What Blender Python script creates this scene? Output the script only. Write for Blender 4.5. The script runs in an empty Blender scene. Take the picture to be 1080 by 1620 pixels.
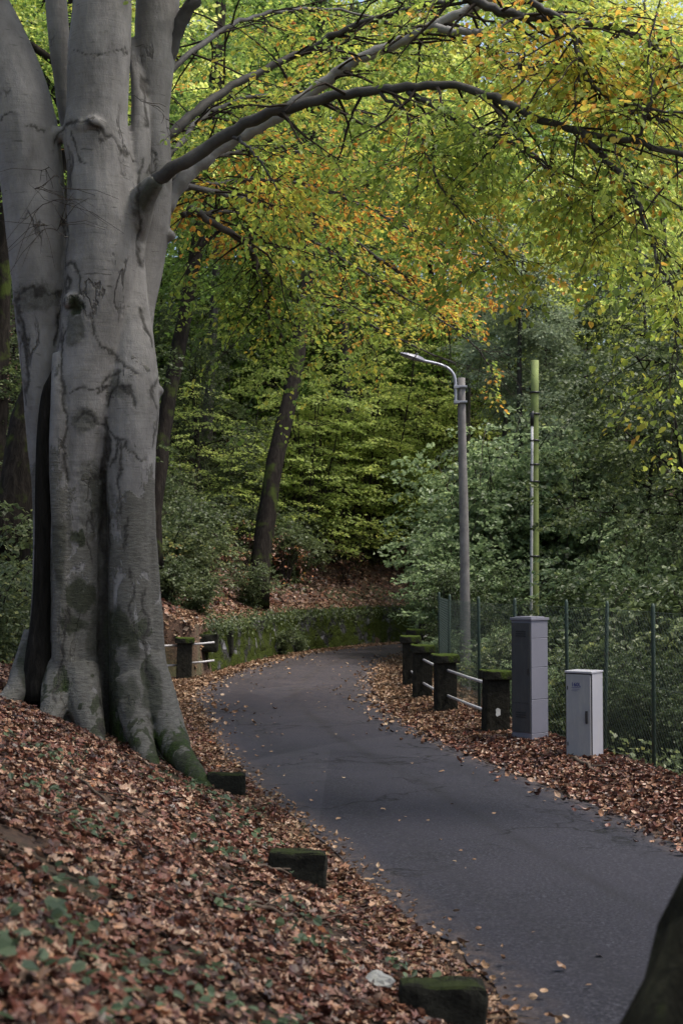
import bpy, math, random
import numpy as np
from mathutils import Vector, noise as mnoise

SC = bpy.context.scene
COL = SC.collection
rng = np.random.default_rng(7)
random.seed(7)
R = math.radians

# ------------------------------------------------------------------ camera
F = 2250.0
CAMZ = 2.2
TH = math.atan2(103, F)
def P(px, py, d):
    """world point seen at pixel (px,py) of the 1080x1620 photo, at distance d along +Y"""
    a, b = (px - 540) / F, (810 - py) / F
    v = np.array([a, math.cos(TH) - b * math.sin(TH), math.sin(TH) + b * math.cos(TH)])
    v *= d / v[1]
    v[2] += CAMZ
    return v
cam_d = bpy.data.cameras.new('camera')
cam = bpy.data.objects.new('camera', cam_d); COL.objects.link(cam)
cam.location = (0, 0, CAMZ); cam.rotation_euler = (math.pi / 2 + TH, 0, 0)
cam_d.sensor_fit = 'VERTICAL'; cam_d.sensor_height = 36; cam_d.lens = 50
cam_d.clip_start = 0.05; cam_d.clip_end = 1000
cam_d.dof.use_dof = True; cam_d.dof.focus_distance = 18; cam_d.dof.aperture_fstop = 3.2
SC.camera = cam

# ------------------------------------------------------------------ light
SUN_EL, SUN_AZ = 64, 100       # azimuth measured from +Y (view direction) towards +X
W = bpy.data.worlds.new('World'); SC.world = W; W.use_nodes = True
nt = W.node_tree; bg = nt.nodes['Background']
sky = nt.nodes.new('ShaderNodeTexSky'); sky.sky_type = 'NISHITA'; sky.sun_disc = False
sky.sun_elevation = R(SUN_EL); sky.sun_rotation = R(SUN_AZ)
sky.dust_density = 4.0; sky.air_density = 1.0; sky.ozone_density = 1.0
hs_ = nt.nodes.new('ShaderNodeHueSaturation'); hs_.inputs['Saturation'].default_value = .95; hs_.inputs['Value'].default_value = 1.05
nt.links.new(sky.outputs[0], hs_.inputs['Color']); nt.links.new(hs_.outputs[0], bg.inputs[0]); bg.inputs[1].default_value = 0.15
sd = bpy.data.lights.new('sun', 'SUN'); sd.energy = 2.2; sd.angle = R(14); sd.color = (1, .95, .86)
so = bpy.data.objects.new('sun', sd); COL.objects.link(so)
dv = Vector((math.sin(R(SUN_AZ)) * math.cos(R(SUN_EL)), math.cos(R(SUN_AZ)) * math.cos(R(SUN_EL)), math.sin(R(SUN_EL))))
so.rotation_euler = dv.to_track_quat('Z', 'Y').to_euler()
SC.view_settings.view_transform = 'Standard'; SC.view_settings.look = 'None'
SC.view_settings.exposure = 0.82; SC.view_settings.gamma = 1
cy = SC.cycles
SC.render.engine = 'CYCLES'
cy.max_bounces = 7; cy.diffuse_bounces = 4; cy.glossy_bounces = 2; cy.transmission_bounces = 4; cy.transparent_max_bounces = 4
cy.use_denoising = True
cy.sample_clamp_indirect = 4

# ------------------------------------------------------------------ materials
def mat(name):
    m = bpy.data.materials.new(name); m.use_nodes = True
    n = m.node_tree.nodes; b = n['Principled BSDF']
    return m, m.node_tree, b
def N(t, kind, **kw):
    n = t.nodes.new(kind)
    for k, v in kw.items():
        if k.startswith('i_'):
            n.inputs[int(k[2:]) if k[2:].isdigit() else k[2:]].default_value = v
        else: setattr(n, k, v)
    return n
def ramp(t, stops, fac=None, interp='LINEAR'):
    r = t.nodes.new('ShaderNodeValToRGB'); cr = r.color_ramp; cr.interpolation = interp
    while len(cr.elements) < len(stops): cr.elements.new(0.5)
    for e, (p, c) in zip(cr.elements, stops):
        e.position = p; e.color = (c, c, c, 1) if isinstance(c, (int, float)) else (*c, 1)
    if fac is not None: t.links.new(fac, r.inputs[0])
    return r
def noise_n(t, vec, scale, detail=4, rough=.55, dist=0.0):
    n = t.nodes.new('ShaderNodeTexNoise'); n.inputs['Scale'].default_value = scale
    n.inputs['Detail'].default_value = detail; n.inputs['Roughness'].default_value = rough; n.inputs['Distortion'].default_value = dist
    if vec is not None: t.links.new(vec, n.inputs['Vector'])
    return n.outputs[0]
def mapping(t, vec, scale=(1, 1, 1), loc=(0, 0, 0), rot=(0, 0, 0)):
    m = t.nodes.new('ShaderNodeMapping'); m.inputs['Scale'].default_value = scale; m.inputs['Location'].default_value = loc
    m.inputs['Rotation'].default_value = rot
    t.links.new(vec, m.inputs[0]); return m.outputs[0]
def mth(t, op, a, b=None, c=None, clamp=False):
    m = t.nodes.new('ShaderNodeMath'); m.operation = op; m.use_clamp = clamp
    for i, v in enumerate((a, b, c)):
        if v is None: continue
        if isinstance(v, (int, float)): m.inputs[i].default_value = v
        else: t.links.new(v, m.inputs[i])
    return m.outputs[0]
def mixc(t, f, a, b, mode='MIX'):
    m = t.nodes.new('ShaderNodeMix'); m.data_type = 'RGBA'; m.blend_type = mode
    def put(i, v):
        if isinstance(v, (int, float)): m.inputs[i].default_value = v
        elif isinstance(v, tuple): m.inputs[i].default_value = (*v, 1)
        else: t.links.new(v, m.inputs[i])
    put(0, f); put(6, a); put(7, b)
    return m.outputs[2]
def bump(t, b, h, strength, dist=.02):
    n = t.nodes.new('ShaderNodeBump'); n.inputs['Strength'].default_value = strength; n.inputs['Distance'].default_value = dist
    t.links.new(h, n.inputs['Height']); t.links.new(n.outputs[0], b.inputs['Normal'])
def geo(t): return t.nodes.new('ShaderNodeNewGeometry')
def texco(t): return t.nodes.new('ShaderNodeTexCoord')

def leaf_mat(name, stops, nscale=.6, nmix=.6, transl=.5, tboost=1.85, rough=.5, vary=.12, spec=.35):
    m, t, b = mat(name)
    g = geo(t); tc = texco(t); oi = t.nodes.new('ShaderNodeObjectInfo')
    nz = noise_n(t, tc.outputs['Object'], nscale, 3)
    nz = mth(t, 'MULTIPLY_ADD', nz, 2.2, -.6, clamp=True)
    f = mth(t, 'ADD', mth(t, 'MULTIPLY', nz, nmix), mth(t, 'MULTIPLY', g.outputs['Random Per Island'], 1 - nmix))
    f = mth(t, 'ADD', f, mth(t, 'MULTIPLY_ADD', oi.outputs['Random'], vary * 2, -vary), clamp=True)
    c = ramp(t, stops, f).outputs[0]
    # vary value leaf by leaf
    wn = t.nodes.new('ShaderNodeTexWhiteNoise'); wn.noise_dimensions = '1D'
    t.links.new(mth(t, 'MULTIPLY', g.outputs['Random Per Island'], 91.7), wn.inputs['W'])
    hs = t.nodes.new('ShaderNodeHueSaturation'); t.links.new(c, hs.inputs['Color'])
    t.links.new(mth(t, 'MULTIPLY_ADD', wn.outputs[0], .5, .72), hs.inputs['Value'])
    col = hs.outputs[0]
    t.links.new(col, b.inputs['Base Color']); b.inputs['Roughness'].default_value = rough
    b.inputs['Specular IOR Level'].default_value = spec
    if transl > 0:
        tr = t.nodes.new('ShaderNodeBsdfTranslucent')
        h2 = t.nodes.new('ShaderNodeHueSaturation'); h2.inputs['Value'].default_value = tboost; h2.inputs['Saturation'].default_value = .98
        t.links.new(col, h2.inputs['Color']); t.links.new(h2.outputs[0], tr.inputs[0])
        mx = t.nodes.new('ShaderNodeMixShader'); mx.inputs[0].default_value = transl
        t.links.new(b.outputs[0], mx.inputs[1]); t.links.new(tr.outputs[0], mx.inputs[2])
        t.links.new(mx.outputs[0], t.nodes['Material Output'].inputs[0])
    return m
G_DK, G_MD, G_LT, YG, YL, OR, BR = (.04, .07, .02), (.09, .15, .03), (.18, .26, .05), (.3, .36, .06), (.46, .4, .06), (.46, .2, .03), (.22, .08, .03)
M = {}
M['beech_leaf'] = leaf_mat('beech_leaf', [(0, G_MD), (.3, G_LT), (.62, YG), (.84, YL), (.95, OR), (1, BR)], .9, .55)
M['beech_leaf_orange'] = leaf_mat('beech_leaf_orange', [(0, G_LT), (.22, YG), (.42, YL), (.64, (.5, .25, .04)), (.85, OR), (1, BR)], 1.1, .5)
M['beech_leaf_green'] = leaf_mat('beech_leaf_green', [(0, G_DK), (.4, G_MD), (.75, G_LT), (.93, YG), (1, YL)], .9, .45)
M['far_yellow'] = leaf_mat('far_yellow', [(0, (.2, .28, .06)), (.4, (.36, .42, .1)), (.75, (.55, .56, .16)), (.93, (.55, .48, .1)), (1, OR)], .35, .55)
M['far_green'] = leaf_mat('far_green', [(0, G_DK), (.4, G_MD), (.8, G_LT), (1, YG)], .35, .55)
M['far_dark'] = leaf_mat('far_dark', [(0, (.022, .036, .014)), (.6, (.06, .085, .03)), (1, (.14, .17, .05))], .5, .5, .3)
M['far_grey'] = leaf_mat('far_grey', [(0, (.1, .13, .085)), (.6, (.2, .25, .15)), (1, (.32, .36, .2))], .5, .5, .35)
M['sapling_leaf'] = leaf_mat('sapling_leaf', [(0, (.15, .2, .06)), (.4, (.26, .33, .09)), (.75, (.4, .45, .12)), (1, (.5, .45, .1))], .6, .5)
M['shrub_leaf'] = leaf_mat('shrub_leaf', [(0, (.035, .05, .024)), (.5, (.085, .115, .045)), (.8, (.17, .2, .08)), (.93, (.3, .3, .08)), (1, (.25, .13, .05))], .9, .5, .35, spec=.5)
M['pale_shrub_leaf'] = leaf_mat('pale_shrub_leaf', [(0, (.06, .09, .045)), (.4, (.15, .21, .095)), (.8, (.28, .36, .18)), (1, (.42, .46, .16))], .8, .5, .4, spec=.55, rough=.42)
M['litter_leaf'] = leaf_mat('litter_leaf', [(0, (.02, .01, .008)), (.25, (.07, .026, .017)), (.45, (.16, .055, .034)), (.64, (.25, .125, .07)), (.84, (.38, .26, .18)), (.94, (.48, .15, .025)), (1, (.4, .3, .05))], 1.3, .22, 0, spec=.45, rough=.42)
M['litter_leaf_tan'] = leaf_mat('litter_leaf_tan', [(0, (.08, .04, .022)), (.4, (.22, .12, .065)), (.7, (.34, .22, .13)), (.9, (.45, .34, .22)), (1, (.4, .3, .06))], 1.3, .3, 0, spec=.4, rough=.45)
M['herb_leaf'] = leaf_mat('herb_leaf', [(0, (.03, .055, .03)), (.6, (.075, .11, .06)), (.95, (.13, .18, .08)), (1, (.25, .33, .06))], 2, .4, .3)

def bark_mat(name, c1, c2, c3, moss=0.0, scale=(9, 9, 2.2), bs=.8):
    m, t, b = mat(name); tc = texco(t)
    v = mapping(t, tc.outputs['Object'], scale)
    n1 = noise_n(t, v, 1.6, 7, .65, .6)
    c = ramp(t, [(.25, c1), (.5, c2), (.78, c3)], n1).outputs[0]
    if moss:
        n2 = noise_n(t, tc.outputs['Object'], 2.4, 5)
        c = mixc(t, ramp(t, [(.62 - moss * .3, 0.), (.75 - moss * .3, 1.)], n2).outputs[0], c, (.045, .06, .015))
    t.links.new(c, b.inputs['Base Color']); b.inputs['Roughness'].default_value = .95; b.inputs['Specular IOR Level'].default_value = .08
    bump(t, b, n1, bs, .04)
    return m
M['dark_bark'] = bark_mat('dark_bark', (.008, .007, .006), (.018, .015, .013), (.042, .036, .03), .3)
M['grey_bark'] = bark_mat('grey_bark', (.03, .027, .024), (.06, .055, .05), (.12, .11, .1), .2)
M['twig'] = bark_mat('twig', (.02, .016, .014), (.04, .032, .028), (.07, .06, .05), 0, (20, 20, 20), .3)
M['moss_bark'] = bark_mat('moss_bark', (.008, .007, .005), (.02, .019, .013), (.06, .058, .036), .05, (5, 5, 3), 1)
M['stick'] = bark_mat('stick', (.05, .035, .025), (.1, .075, .06), (.17, .14, .11), 0, (15, 15, 15), .4)

def beech_mat(lower=True):
    m, t, b = mat('beech_bark' if lower else 'beech_limb_bark'); tc = texco(t); O = tc.outputs['Object']
    sep = t.nodes.new('ShaderNodeSeparateXYZ'); t.links.new(O, sep.inputs[0]); Z = sep.outputs[2]
    # smooth grey skin with broad value changes
    n0 = noise_n(t, mapping(t, O, (1.8, 1.8, .8)), 1.6, 8, .68)
    c = ramp(t, [(.25, (.11, .103, .1)), (.5, (.19, .181, .178)), (.75, (.28, .268, .265))], n0).outputs[0]
    # fine horizontal wrinkles
    w = noise_n(t, mapping(t, O, (2.2, 2.2, 38)), 1.5, 5, .62, .7)
    wl = ramp(t, [(.33, .0), (.43, 1.)], w).outputs[0]
    c = mixc(t, wl, mixc(t, .3, c, (.09, .085, .08)), c)
    # short horizontal scars
    sc_ = noise_n(t, mapping(t, O, (5, 5, 30), (3, 1, 7)), 1.0, 2, .4)
    scm = ramp(t, [(.70, 0.), (.74, 1.)], sc_).outputs[0]
    c = mixc(t, mth(t, 'MULTIPLY', scm, .7), c, (.06, .055, .05))
    # crack lines: iso-contours of a slow noise
    v = noise_n(t, mapping(t, O, (1.3, 1.3, .5), (5, 2, 0)), 1.1, 6, .55, .2)
    cr = mth(t, 'ABSOLUTE', mth(t, 'SUBTRACT', v, .44))
    crm = ramp(t, [(.0, 1.), (.006, .8), (.013, 0.)], cr).outputs[0]
    v2 = noise_n(t, mapping(t, O, (.9, .9, .7), (1, 8, 3)), 1.0, 2)
    crm = mth(t, 'MULTIPLY', crm, ramp(t, [(.54, 0.), (.6, 1.)], v2).outputs[0])
    c = mixc(t, mth(t, 'MULTIPLY', crm, .8), c, (.035, .03, .028))
    # rough darker plates growing towards the foot
    v3 = noise_n(t, mapping(t, O, (1.7, 1.7, .9), (9, 4, 2)), 1.6, 6, .65, .4)
    zf = mth(t, 'MULTIPLY_ADD', Z, -.085, .34)
    pl = mth(t, 'ADD', v3, zf)
    plm = ramp(t, [(.57, 0.), (.60, 1.)], pl).outputs[0]
    pn = noise_n(t, mapping(t, O, (6, 6, 22)), 2, 6, .7)
    pc = ramp(t, [(.3, (.045, .042, .032)), (.6, (.12, .115, .1)), (.8, (.19, .18, .165))], pn).outputs[0]
    c = mixc(t, mth(t, 'MULTIPLY', plm, .8), c, pc)
    # near-black damp/algae spots low on the trunk
    v4 = noise_n(t, mapping(t, O, (2.6, 2.6, 1.8), (2, 2, 2)), 1.3, 4, .6, .6)
    spm = mth(t, 'ADD', v4, mth(t, 'MULTIPLY_ADD', Z, -.09, .17))
    spm = ramp(t, [(.625, 0.), (.65, 1.)], spm).outputs[0]
    spn = noise_n(t, O, 30, 4)
    c = mixc(t, mth(t, 'MULTIPLY', spm, .88), c, ramp(t, [(.3, (.012, .016, .008)), (.7, (.04, .048, .02))], spn).outputs[0])
    # moss at the root flare
    if lower:
        v5 = noise_n(t, mapping(t, O, (2.2, 2.2, 1.5)), 1.6, 6, .65)
        mm = mth(t, 'ADD', v5, mth(t, 'MULTIPLY_ADD', Z, -.2, .17))
        mm = ramp(t, [(.56, 0.), (.63, 1.)], mm).outputs[0]
        mc = ramp(t, [(.3, (.01, .018, .004)), (.6, (.028, .046, .009)), (.8, (.06, .085, .018))], noise_n(t, O, 26, 5)).outputs[0]
        c = mixc(t, mm, c, mc)
    def attr(nm):
        a_ = t.nodes.new('ShaderNodeAttribute'); a_.attribute_name = nm; return a_.outputs['Fac']
    fn = noise_n(t, O, 38, 6, .7)
    if lower:
        c = mixc(t, mth(t, 'MULTIPLY', attr('rough'), ramp(t, [(.35, 0.), (.6, .8)], fn).outputs[0]), c, (.07, .066, .06))
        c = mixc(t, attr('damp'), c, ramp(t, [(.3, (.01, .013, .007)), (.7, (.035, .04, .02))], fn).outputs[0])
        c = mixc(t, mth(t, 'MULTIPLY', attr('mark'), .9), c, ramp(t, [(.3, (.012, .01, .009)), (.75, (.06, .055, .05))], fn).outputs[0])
    t.links.new(c, b.inputs['Base Color']); b.inputs['Roughness'].default_value = .72; b.inputs['Specular IOR Level'].default_value = .25
    h = mth(t, 'ADD', mth(t, 'MULTIPLY', w, .12), mth(t, 'MULTIPLY', crm, -.5))
    h = mth(t, 'ADD', h, mth(t, 'MULTIPLY', mth(t, 'MULTIPLY', pn, plm), .7))
    h = mth(t, 'ADD', h, mth(t, 'MULTIPLY', n0, 1.2))
    bump(t, b, h, .9, .035)
    return m
M['beech_bark'] = beech_mat(True)
def limb_mat(name, c1, c2, c3):
    m, t, b = mat(name); tc = texco(t)
    n1 = noise_n(t, tc.outputs['Object'], 3.5, 6, .65)
    t.links.new(ramp(t, [(.3, c1), (.5, c2), (.75, c3)], n1).outputs[0], b.inputs['Base Color']); b.inputs['Roughness'].default_value = .75
    bump(t, b, noise_n(t, tc.outputs['Object'], 25, 4), .5, .01)
    return m
M['limb_dark'] = limb_mat('limb_dark', (.025, .022, .021), (.05, .046, .045), (.09, .085, .084))
M['limb_pale'] = limb_mat('limb_pale', (.12, .11, .11), (.22, .21, .21), (.34, .33, .33))
m, t, b = mat('strip_black'); b.inputs['Roughness'].default_value = .95; b.inputs['Specular IOR Level'].default_value = .08
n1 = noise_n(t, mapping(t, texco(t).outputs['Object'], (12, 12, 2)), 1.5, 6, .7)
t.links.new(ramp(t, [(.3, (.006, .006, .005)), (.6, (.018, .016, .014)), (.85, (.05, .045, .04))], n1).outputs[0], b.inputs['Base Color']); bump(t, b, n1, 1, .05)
M['strip_black'] = m

def soil_mat():
    m, t, b = mat('forest_floor'); tc = texco(t); O = tc.outputs['Object']
    n1 = noise_n(t, O, 22, 8, .75); n2 = noise_n(t, O, .5, 4)
    c = ramp(t, [(.3, (.02, .012, .008)), (.5, (.06, .032, .02)), (.65, (.12, .065, .04)), (.8, (.2, .13, .09))], n1).outputs[0]
    c = mixc(t, ramp(t, [(.5, 0.), (.62, .6)], n2).outputs[0], c, mixc(t, n1, (.02, .035, .01), (.06, .08, .025)))
    t.links.new(c, b.inputs['Base Color']); b.inputs['Roughness'].default_value = .95
    bump(t, b, n1, .9, .05)
    return m
M['soil'] = soil_mat()

def asphalt_mat():
    m, t, b = mat('asphalt'); tc = texco(t); O = tc.outputs['Object']; uv = tc.outputs['UV']
    sp = t.nodes.new('ShaderNodeSeparateXYZ'); t.links.new(uv, sp.inputs[0]); U, V_ = sp.outputs[0], sp.outputs[1]
    n1 = noise_n(t, O, 42, 6, .85); n2 = noise_n(t, O, 1.1, 6, .6); n3 = noise_n(t, mapping(t, O, (1, .22, 1)), .9, 5, .6)
    c = ramp(t, [(.36, (.008, .008, .011)), (.5, (.02, .0198, .027)), (.62, (.062, .061, .076)), (.72, (.18, .175, .185))], n1).outputs[0]
    c = mixc(t, ramp(t, [(.35, 0.), (.7, .6)], n2).outputs[0], c, (.036, .035, .045))
    # darker resurfacing seam and tyre lines running along the lane
    uu = mth(t, 'ADD', U, mth(t, 'MULTIPLY_ADD', n3, .16, -.08))
    def band(c0, w, k):
        d = mth(t, 'ABSOLUTE', mth(t, 'SUBTRACT', uu, c0))
        return mth(t, 'MULTIPLY', ramp(t, [(0, 1.), (w, .0)], d).outputs[0], k)
    dk = mth(t, 'MAXIMUM', band(.56, .04, .6), mth(t, 'MAXIMUM', band(.24, .1, .25), band(.84, .07, .25)))
    brk = noise_n(t, O, .35, 3)
    dk = mth(t, 'MULTIPLY', dk, ramp(t, [(.35, .3), (.55, 1.)], brk).outputs[0])
    c = mixc(t, dk, c, (.016, .016, .018))
    pv = t.nodes.new('ShaderNodeTexVoronoi'); pv.inputs['Scale'].default_value = .28; t.links.new(mapping(t, O, (1, .6, 1)), pv.inputs[0])
    ps_ = t.nodes.new('ShaderNodeSeparateColor'); t.links.new(pv.outputs['Color'], ps_.inputs[0])
    c = mixc(t, ramp(t, [(.0, 0.), (.55, 0.), (.7, .12), (1, .2)], ps_.outputs[0]).outputs[0], c, (.085, .082, .096))
    # cracks
    vo = t.nodes.new('ShaderNodeTexVoronoi'); vo.feature = 'DISTANCE_TO_EDGE'; vo.inputs['Scale'].default_value = .55
    wv = t.nodes.new('ShaderNodeVectorMath'); wv.operation = 'ADD'
    nn = t.nodes.new('ShaderNodeTexNoise'); nn.inputs['Scale'].default_value = 2.2; nn.inputs['Detail'].default_value = 6; t.links.new(O, nn.inputs[0])
    t.links.new(O, wv.inputs[0]); t.links.new(nn.outputs[1], wv.inputs[1]); t.links.new(wv.outputs[0], vo.inputs[0])
    ck = ramp(t, [(0, 1.), (.02, 0.)], vo.outputs[0]).outputs[0]
    ck = mth(t, 'MULTIPLY', ck, ramp(t, [(.5, 0.), (.57, .85)], noise_n(t, O, .45, 2)).outputs[0])
    c = mixc(t, ck, c, (.008, .008, .009))
    # dusty leaf debris worn into the edges and the far, older surface
    ed = mth(t, 'ABSOLUTE', mth(t, 'SUBTRACT', U, .5))
    far = ramp(t, [(.38, 0.), (.6, .5)], mth(t, 'MULTIPLY', V_, 1 / 50)).outputs[0]
    em = mth(t, 'ADD', ramp(t, [(.38, 0.), (.5, .7)], ed).outputs[0], far)
    em = mth(t, 'MULTIPLY', em, ramp(t, [(.42, 0.), (.6, 1.)], noise_n(t, O, 9, 8, .8)).outputs[0])
    c = mixc(t, mth(t, 'MULTIPLY', em, .7), c, (.15, .11, .09))
    t.links.new(c, b.inputs['Base Color']); b.inputs['Specular IOR Level'].default_value = .14
    rr = ramp(t, [(.3, .7), (.7, .92)], n2).outputs[0]; t.links.new(rr, b.inputs['Roughness'])
    h = mth(t, 'ADD', n1, mth(t, 'MULTIPLY', ck, -1.5))
    bump(t, b, h, .5, .008)
    return m
M['asphalt'] = asphalt_mat()

def mossy(name, base1, base2, moss_lo, moss_hi, amount, top=True, scale=3.0, stones=False):
    m, t, b = mat(name); tc = texco(t); O = tc.outputs['Object']; g = geo(t)
    n1 = noise_n(t, O, scale * 4, 7, .7); n2 = noise_n(t, O, scale, 6, .65)
    c = ramp(t, [(.3, base1), (.7, base2)], n1).outputs[0]
    f = n2
    if top:
        s = t.nodes.new('ShaderNodeSeparateXYZ'); t.links.new(g.outputs['Normal'], s.inputs[0])
        f = mth(t, 'ADD', n2, mth(t, 'MULTIPLY', s.outputs[2], .3))
    mk = ramp(t, [(.62 - amount, 0.), (.70 - amount, 1.)], f).outputs[0]
    h = n1
    if stones:
        vo = t.nodes.new('ShaderNodeTexVoronoi'); vo.inputs['Scale'].default_value = 3.2
        t.links.new(mapping(t, O, (1, 1, 1.5)), vo.inputs[0])
        ve = t.nodes.new('ShaderNodeTexVoronoi'); ve.feature = 'DISTANCE_TO_EDGE'; ve.inputs['Scale'].default_value = 3.2
        t.links.new(mapping(t, O, (1, 1, 1.5)), ve.inputs[0])
        sc2 = t.nodes.new('ShaderNodeSeparateColor'); t.links.new(vo.outputs['Color'], sc2.inputs[0])
        st = ramp(t, [(0, (.025, .026, .024)), (.6, (.06, .06, .06)), (.9, (.09, .09, .095)), (1, (.2, .2, .215))], sc2.outputs[0]).outputs[0]
        st = mixc(t, .5, st, c, 'MULTIPLY') if False else st
        jm = ramp(t, [(0, 0.), (.06, 1.)], ve.outputs[0]).outputs[0]
        c = mixc(t, jm, (.015, .015, .012), st)
        h = mth(t, 'ADD', mth(t, 'MULTIPLY', jm, .8), mth(t, 'MULTIPLY', n1, .6))
    mc = ramp(t, [(.3, moss_lo), (.7, moss_hi)], noise_n(t, O, 18, 6, .7)).outputs[0]
    c = mixc(t, mk, c, mc)
    t.links.new(c, b.inputs['Base Color']); b.inputs['Roughness'].default_value = .95; b.inputs['Specular IOR Level'].default_value = .1
    h = mth(t, 'ADD', h, mth(t, 'MULTIPLY', mk, .6))
    bump(t, b, h, .8, .03)
    return m
M['post_concrete'] = mossy('post_concrete', (.007, .0065, .005), (.032, .03, .024), (.012, .018, .006), (.03, .042, .012), .02, top=False)
M['cap_concrete'] = mossy('cap_concrete', (.01, .01, .008), (.035, .033, .027), (.018, .028, .005), (.055, .08, .012), .03)
M['kerb_stone'] = mossy('kerb_stone', (.007, .007, .006), (.028, .028, .022), (.01, .014, .005), (.03, .038, .014), -.06)
M['wall_stone'] = mossy('wall_stone', (.03, .03, .03), (.12, .12, .12), (.009, .014, .004), (.06, .08, .012), .21, top=False, scale=1.7, stones=True)
def plain(name, c, rough=.5, metal=0.0, ns=8, var=.25, dirt=None, bs=.15):
    m, t, b = mat(name); tc = texco(t)
    n1 = noise_n(t, tc.outputs['Object'], ns, 6, .7)
    lo = tuple(x * (1 - var) for x in c); hi = tuple(min(1, x * (1 + var * .6)) for x in c)
    cc = ramp(t, [(.3, lo), (.7, hi)], n1).outputs[0]
    if dirt:
        n2 = noise_n(t, mapping(t, tc.outputs['Object'], (9, 9, 1.5)), 1.5, 6, .7)
        cc = mixc(t, ramp(t, [(.5, 0.), (.75, .7)], n2).outputs[0], cc, dirt)
    t.links.new(cc, b.inputs['Base Color']); b.inputs['Roughness'].default_value = rough; b.inputs['Metallic'].default_value = metal
    bump(t, b, n1, bs, .01)
    return m
M['rail_metal'] = plain('rail_metal', (.42, .41, .42), .55, .1, 14, .3)
M['grey_sheet'] = plain('grey_sheet', (.15, .15, .185), .65, 0, 3, .08)
M['grey_door_shade'] = plain('grey_door_shade', (.045, .045, .048), .6, 0, 3, .2, (.08, .078, .07))  # door grey darkened to paint in the shade of the front face
M['white_paint'] = plain('white_paint', (.33, .33, .37), .5, 0, 3, .08, (.38, .37, .35))
M['white_door'] = plain('white_door', (.27, .268, .285), .5, 0, 3, .08, (.36, .35, .33))
M['seam'] = plain('seam', (.02, .02, .022), .7)
M['black_plastic'] = plain('black_plastic', (.015, .015, .017), .4)
M['blue_ink'] = plain('blue_ink', (.03, .03, .16), .5)
M['concrete'] = plain('concrete', (.26, .25, .25), .9, 0, 12, .35, (.15, .14, .12), .5)
M['lamp_pole'] = plain('lamp_pole', (.17, .16, .155), .85, 0, 5, .4, (.26, .25, .23), .4)
M['galv'] = plain('galv', (.34, .35, .4), .45, .5, 10, .25)
M['lamp_head'] = plain('lamp_head', (.2, .2, .24), .45, .2, 8, .2)
M['lens'] = plain('lens', (.45, .46, .46), .25, 0, 4, .05)
M['green_pole'] = plain('green_pole', (.19, .24, .07), .8, 0, 4, .35, (.12, .13, .06), .4)
M['conduit'] = plain('conduit', (.5, .5, .5), .6, 0, 6, .3, (.2, .2, .15))
M['fence_green'] = plain('fence_green', (.02, .042, .03), .6, 0, 10, .3)
M['wire_green'] = plain('wire_green', (.06, .085, .07), .6)
M['pale_stone'] = plain('pale_stone', (.26, .26, .25), .9, 0, 9, .35, (.2, .2, .16), .6)
M['paint_spot'] = plain('paint_spot', (.6, .6, .58), .8)

# ------------------------------------------------------------------ mesh helpers
def np_mesh(name, V, faces, mats, midx=None, smooth=False, uv=None):
    """faces: list of (k, F) arrays"""
    me = bpy.data.meshes.new(name)
    V = np.asarray(V, dtype=np.float32)
    counts = np.concatenate([np.full(len(f), f.shape[1], np.int32) for f in faces if len(f)])
    loops = np.concatenate([f.ravel() for f in faces if len(f)]).astype(np.int32)
    me.vertices.add(len(V)); me.vertices.foreach_set('co', V.ravel())
    me.loops.add(len(loops)); me.loops.foreach_set('vertex_index', loops)
    me.polygons.add(len(counts))
    st = np.zeros(len(counts), np.int32); st[1:] = np.cumsum(counts)[:-1]
    me.polygons.foreach_set('loop_start', st)
    if midx is not None: me.polygons.foreach_set('material_index', midx.astype(np.int32))
    me.polygons.foreach_set('use_smooth', np.full(len(counts), bool(smooth)))
    for mm in (mats if isinstance(mats, (list, tuple)) else [mats]): me.materials.append(mm)
    if uv is not None:
        l = me.uv_layers.new(name='UVMap'); l.data.foreach_set('uv', uv[loops].astype(np.float32).ravel())
    me.update(calc_edges=True)
    return me
def link(name, me, parent=None, loc=None):
    o = bpy.data.objects.new(name, me); COL.objects.link(o)
    if parent is not None: o.parent = parent
    if loc is not None: o.location = loc
    return o
def tag(o, label=None, cat=None, group=None, kind=None):
    if label: o['label'] = label
    if cat: o['category'] = cat
    if group: o['group'] = group
    if kind: o['kind'] = kind
    return o
def thing(name, label, cat, loc=(0, 0, 0), rz=0, group=None):
    o = bpy.data.objects.new(name, None); COL.objects.link(o)
    o.location = loc; o.rotation_euler = (0, 0, rz); o.empty_display_size = .2
    return tag(o, label, cat, group)
def copy_tree(o, parent=None):
    c = o.copy(); COL.objects.link(c)
    if parent is not None: c.parent = parent
    for ch in list(KIDS.get(o.name, [])): copy_tree(ch, c)
    return c
KIDS = {}
def kid(o, parent):
    KIDS.setdefault(parent.name, []).append(o); return o

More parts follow.
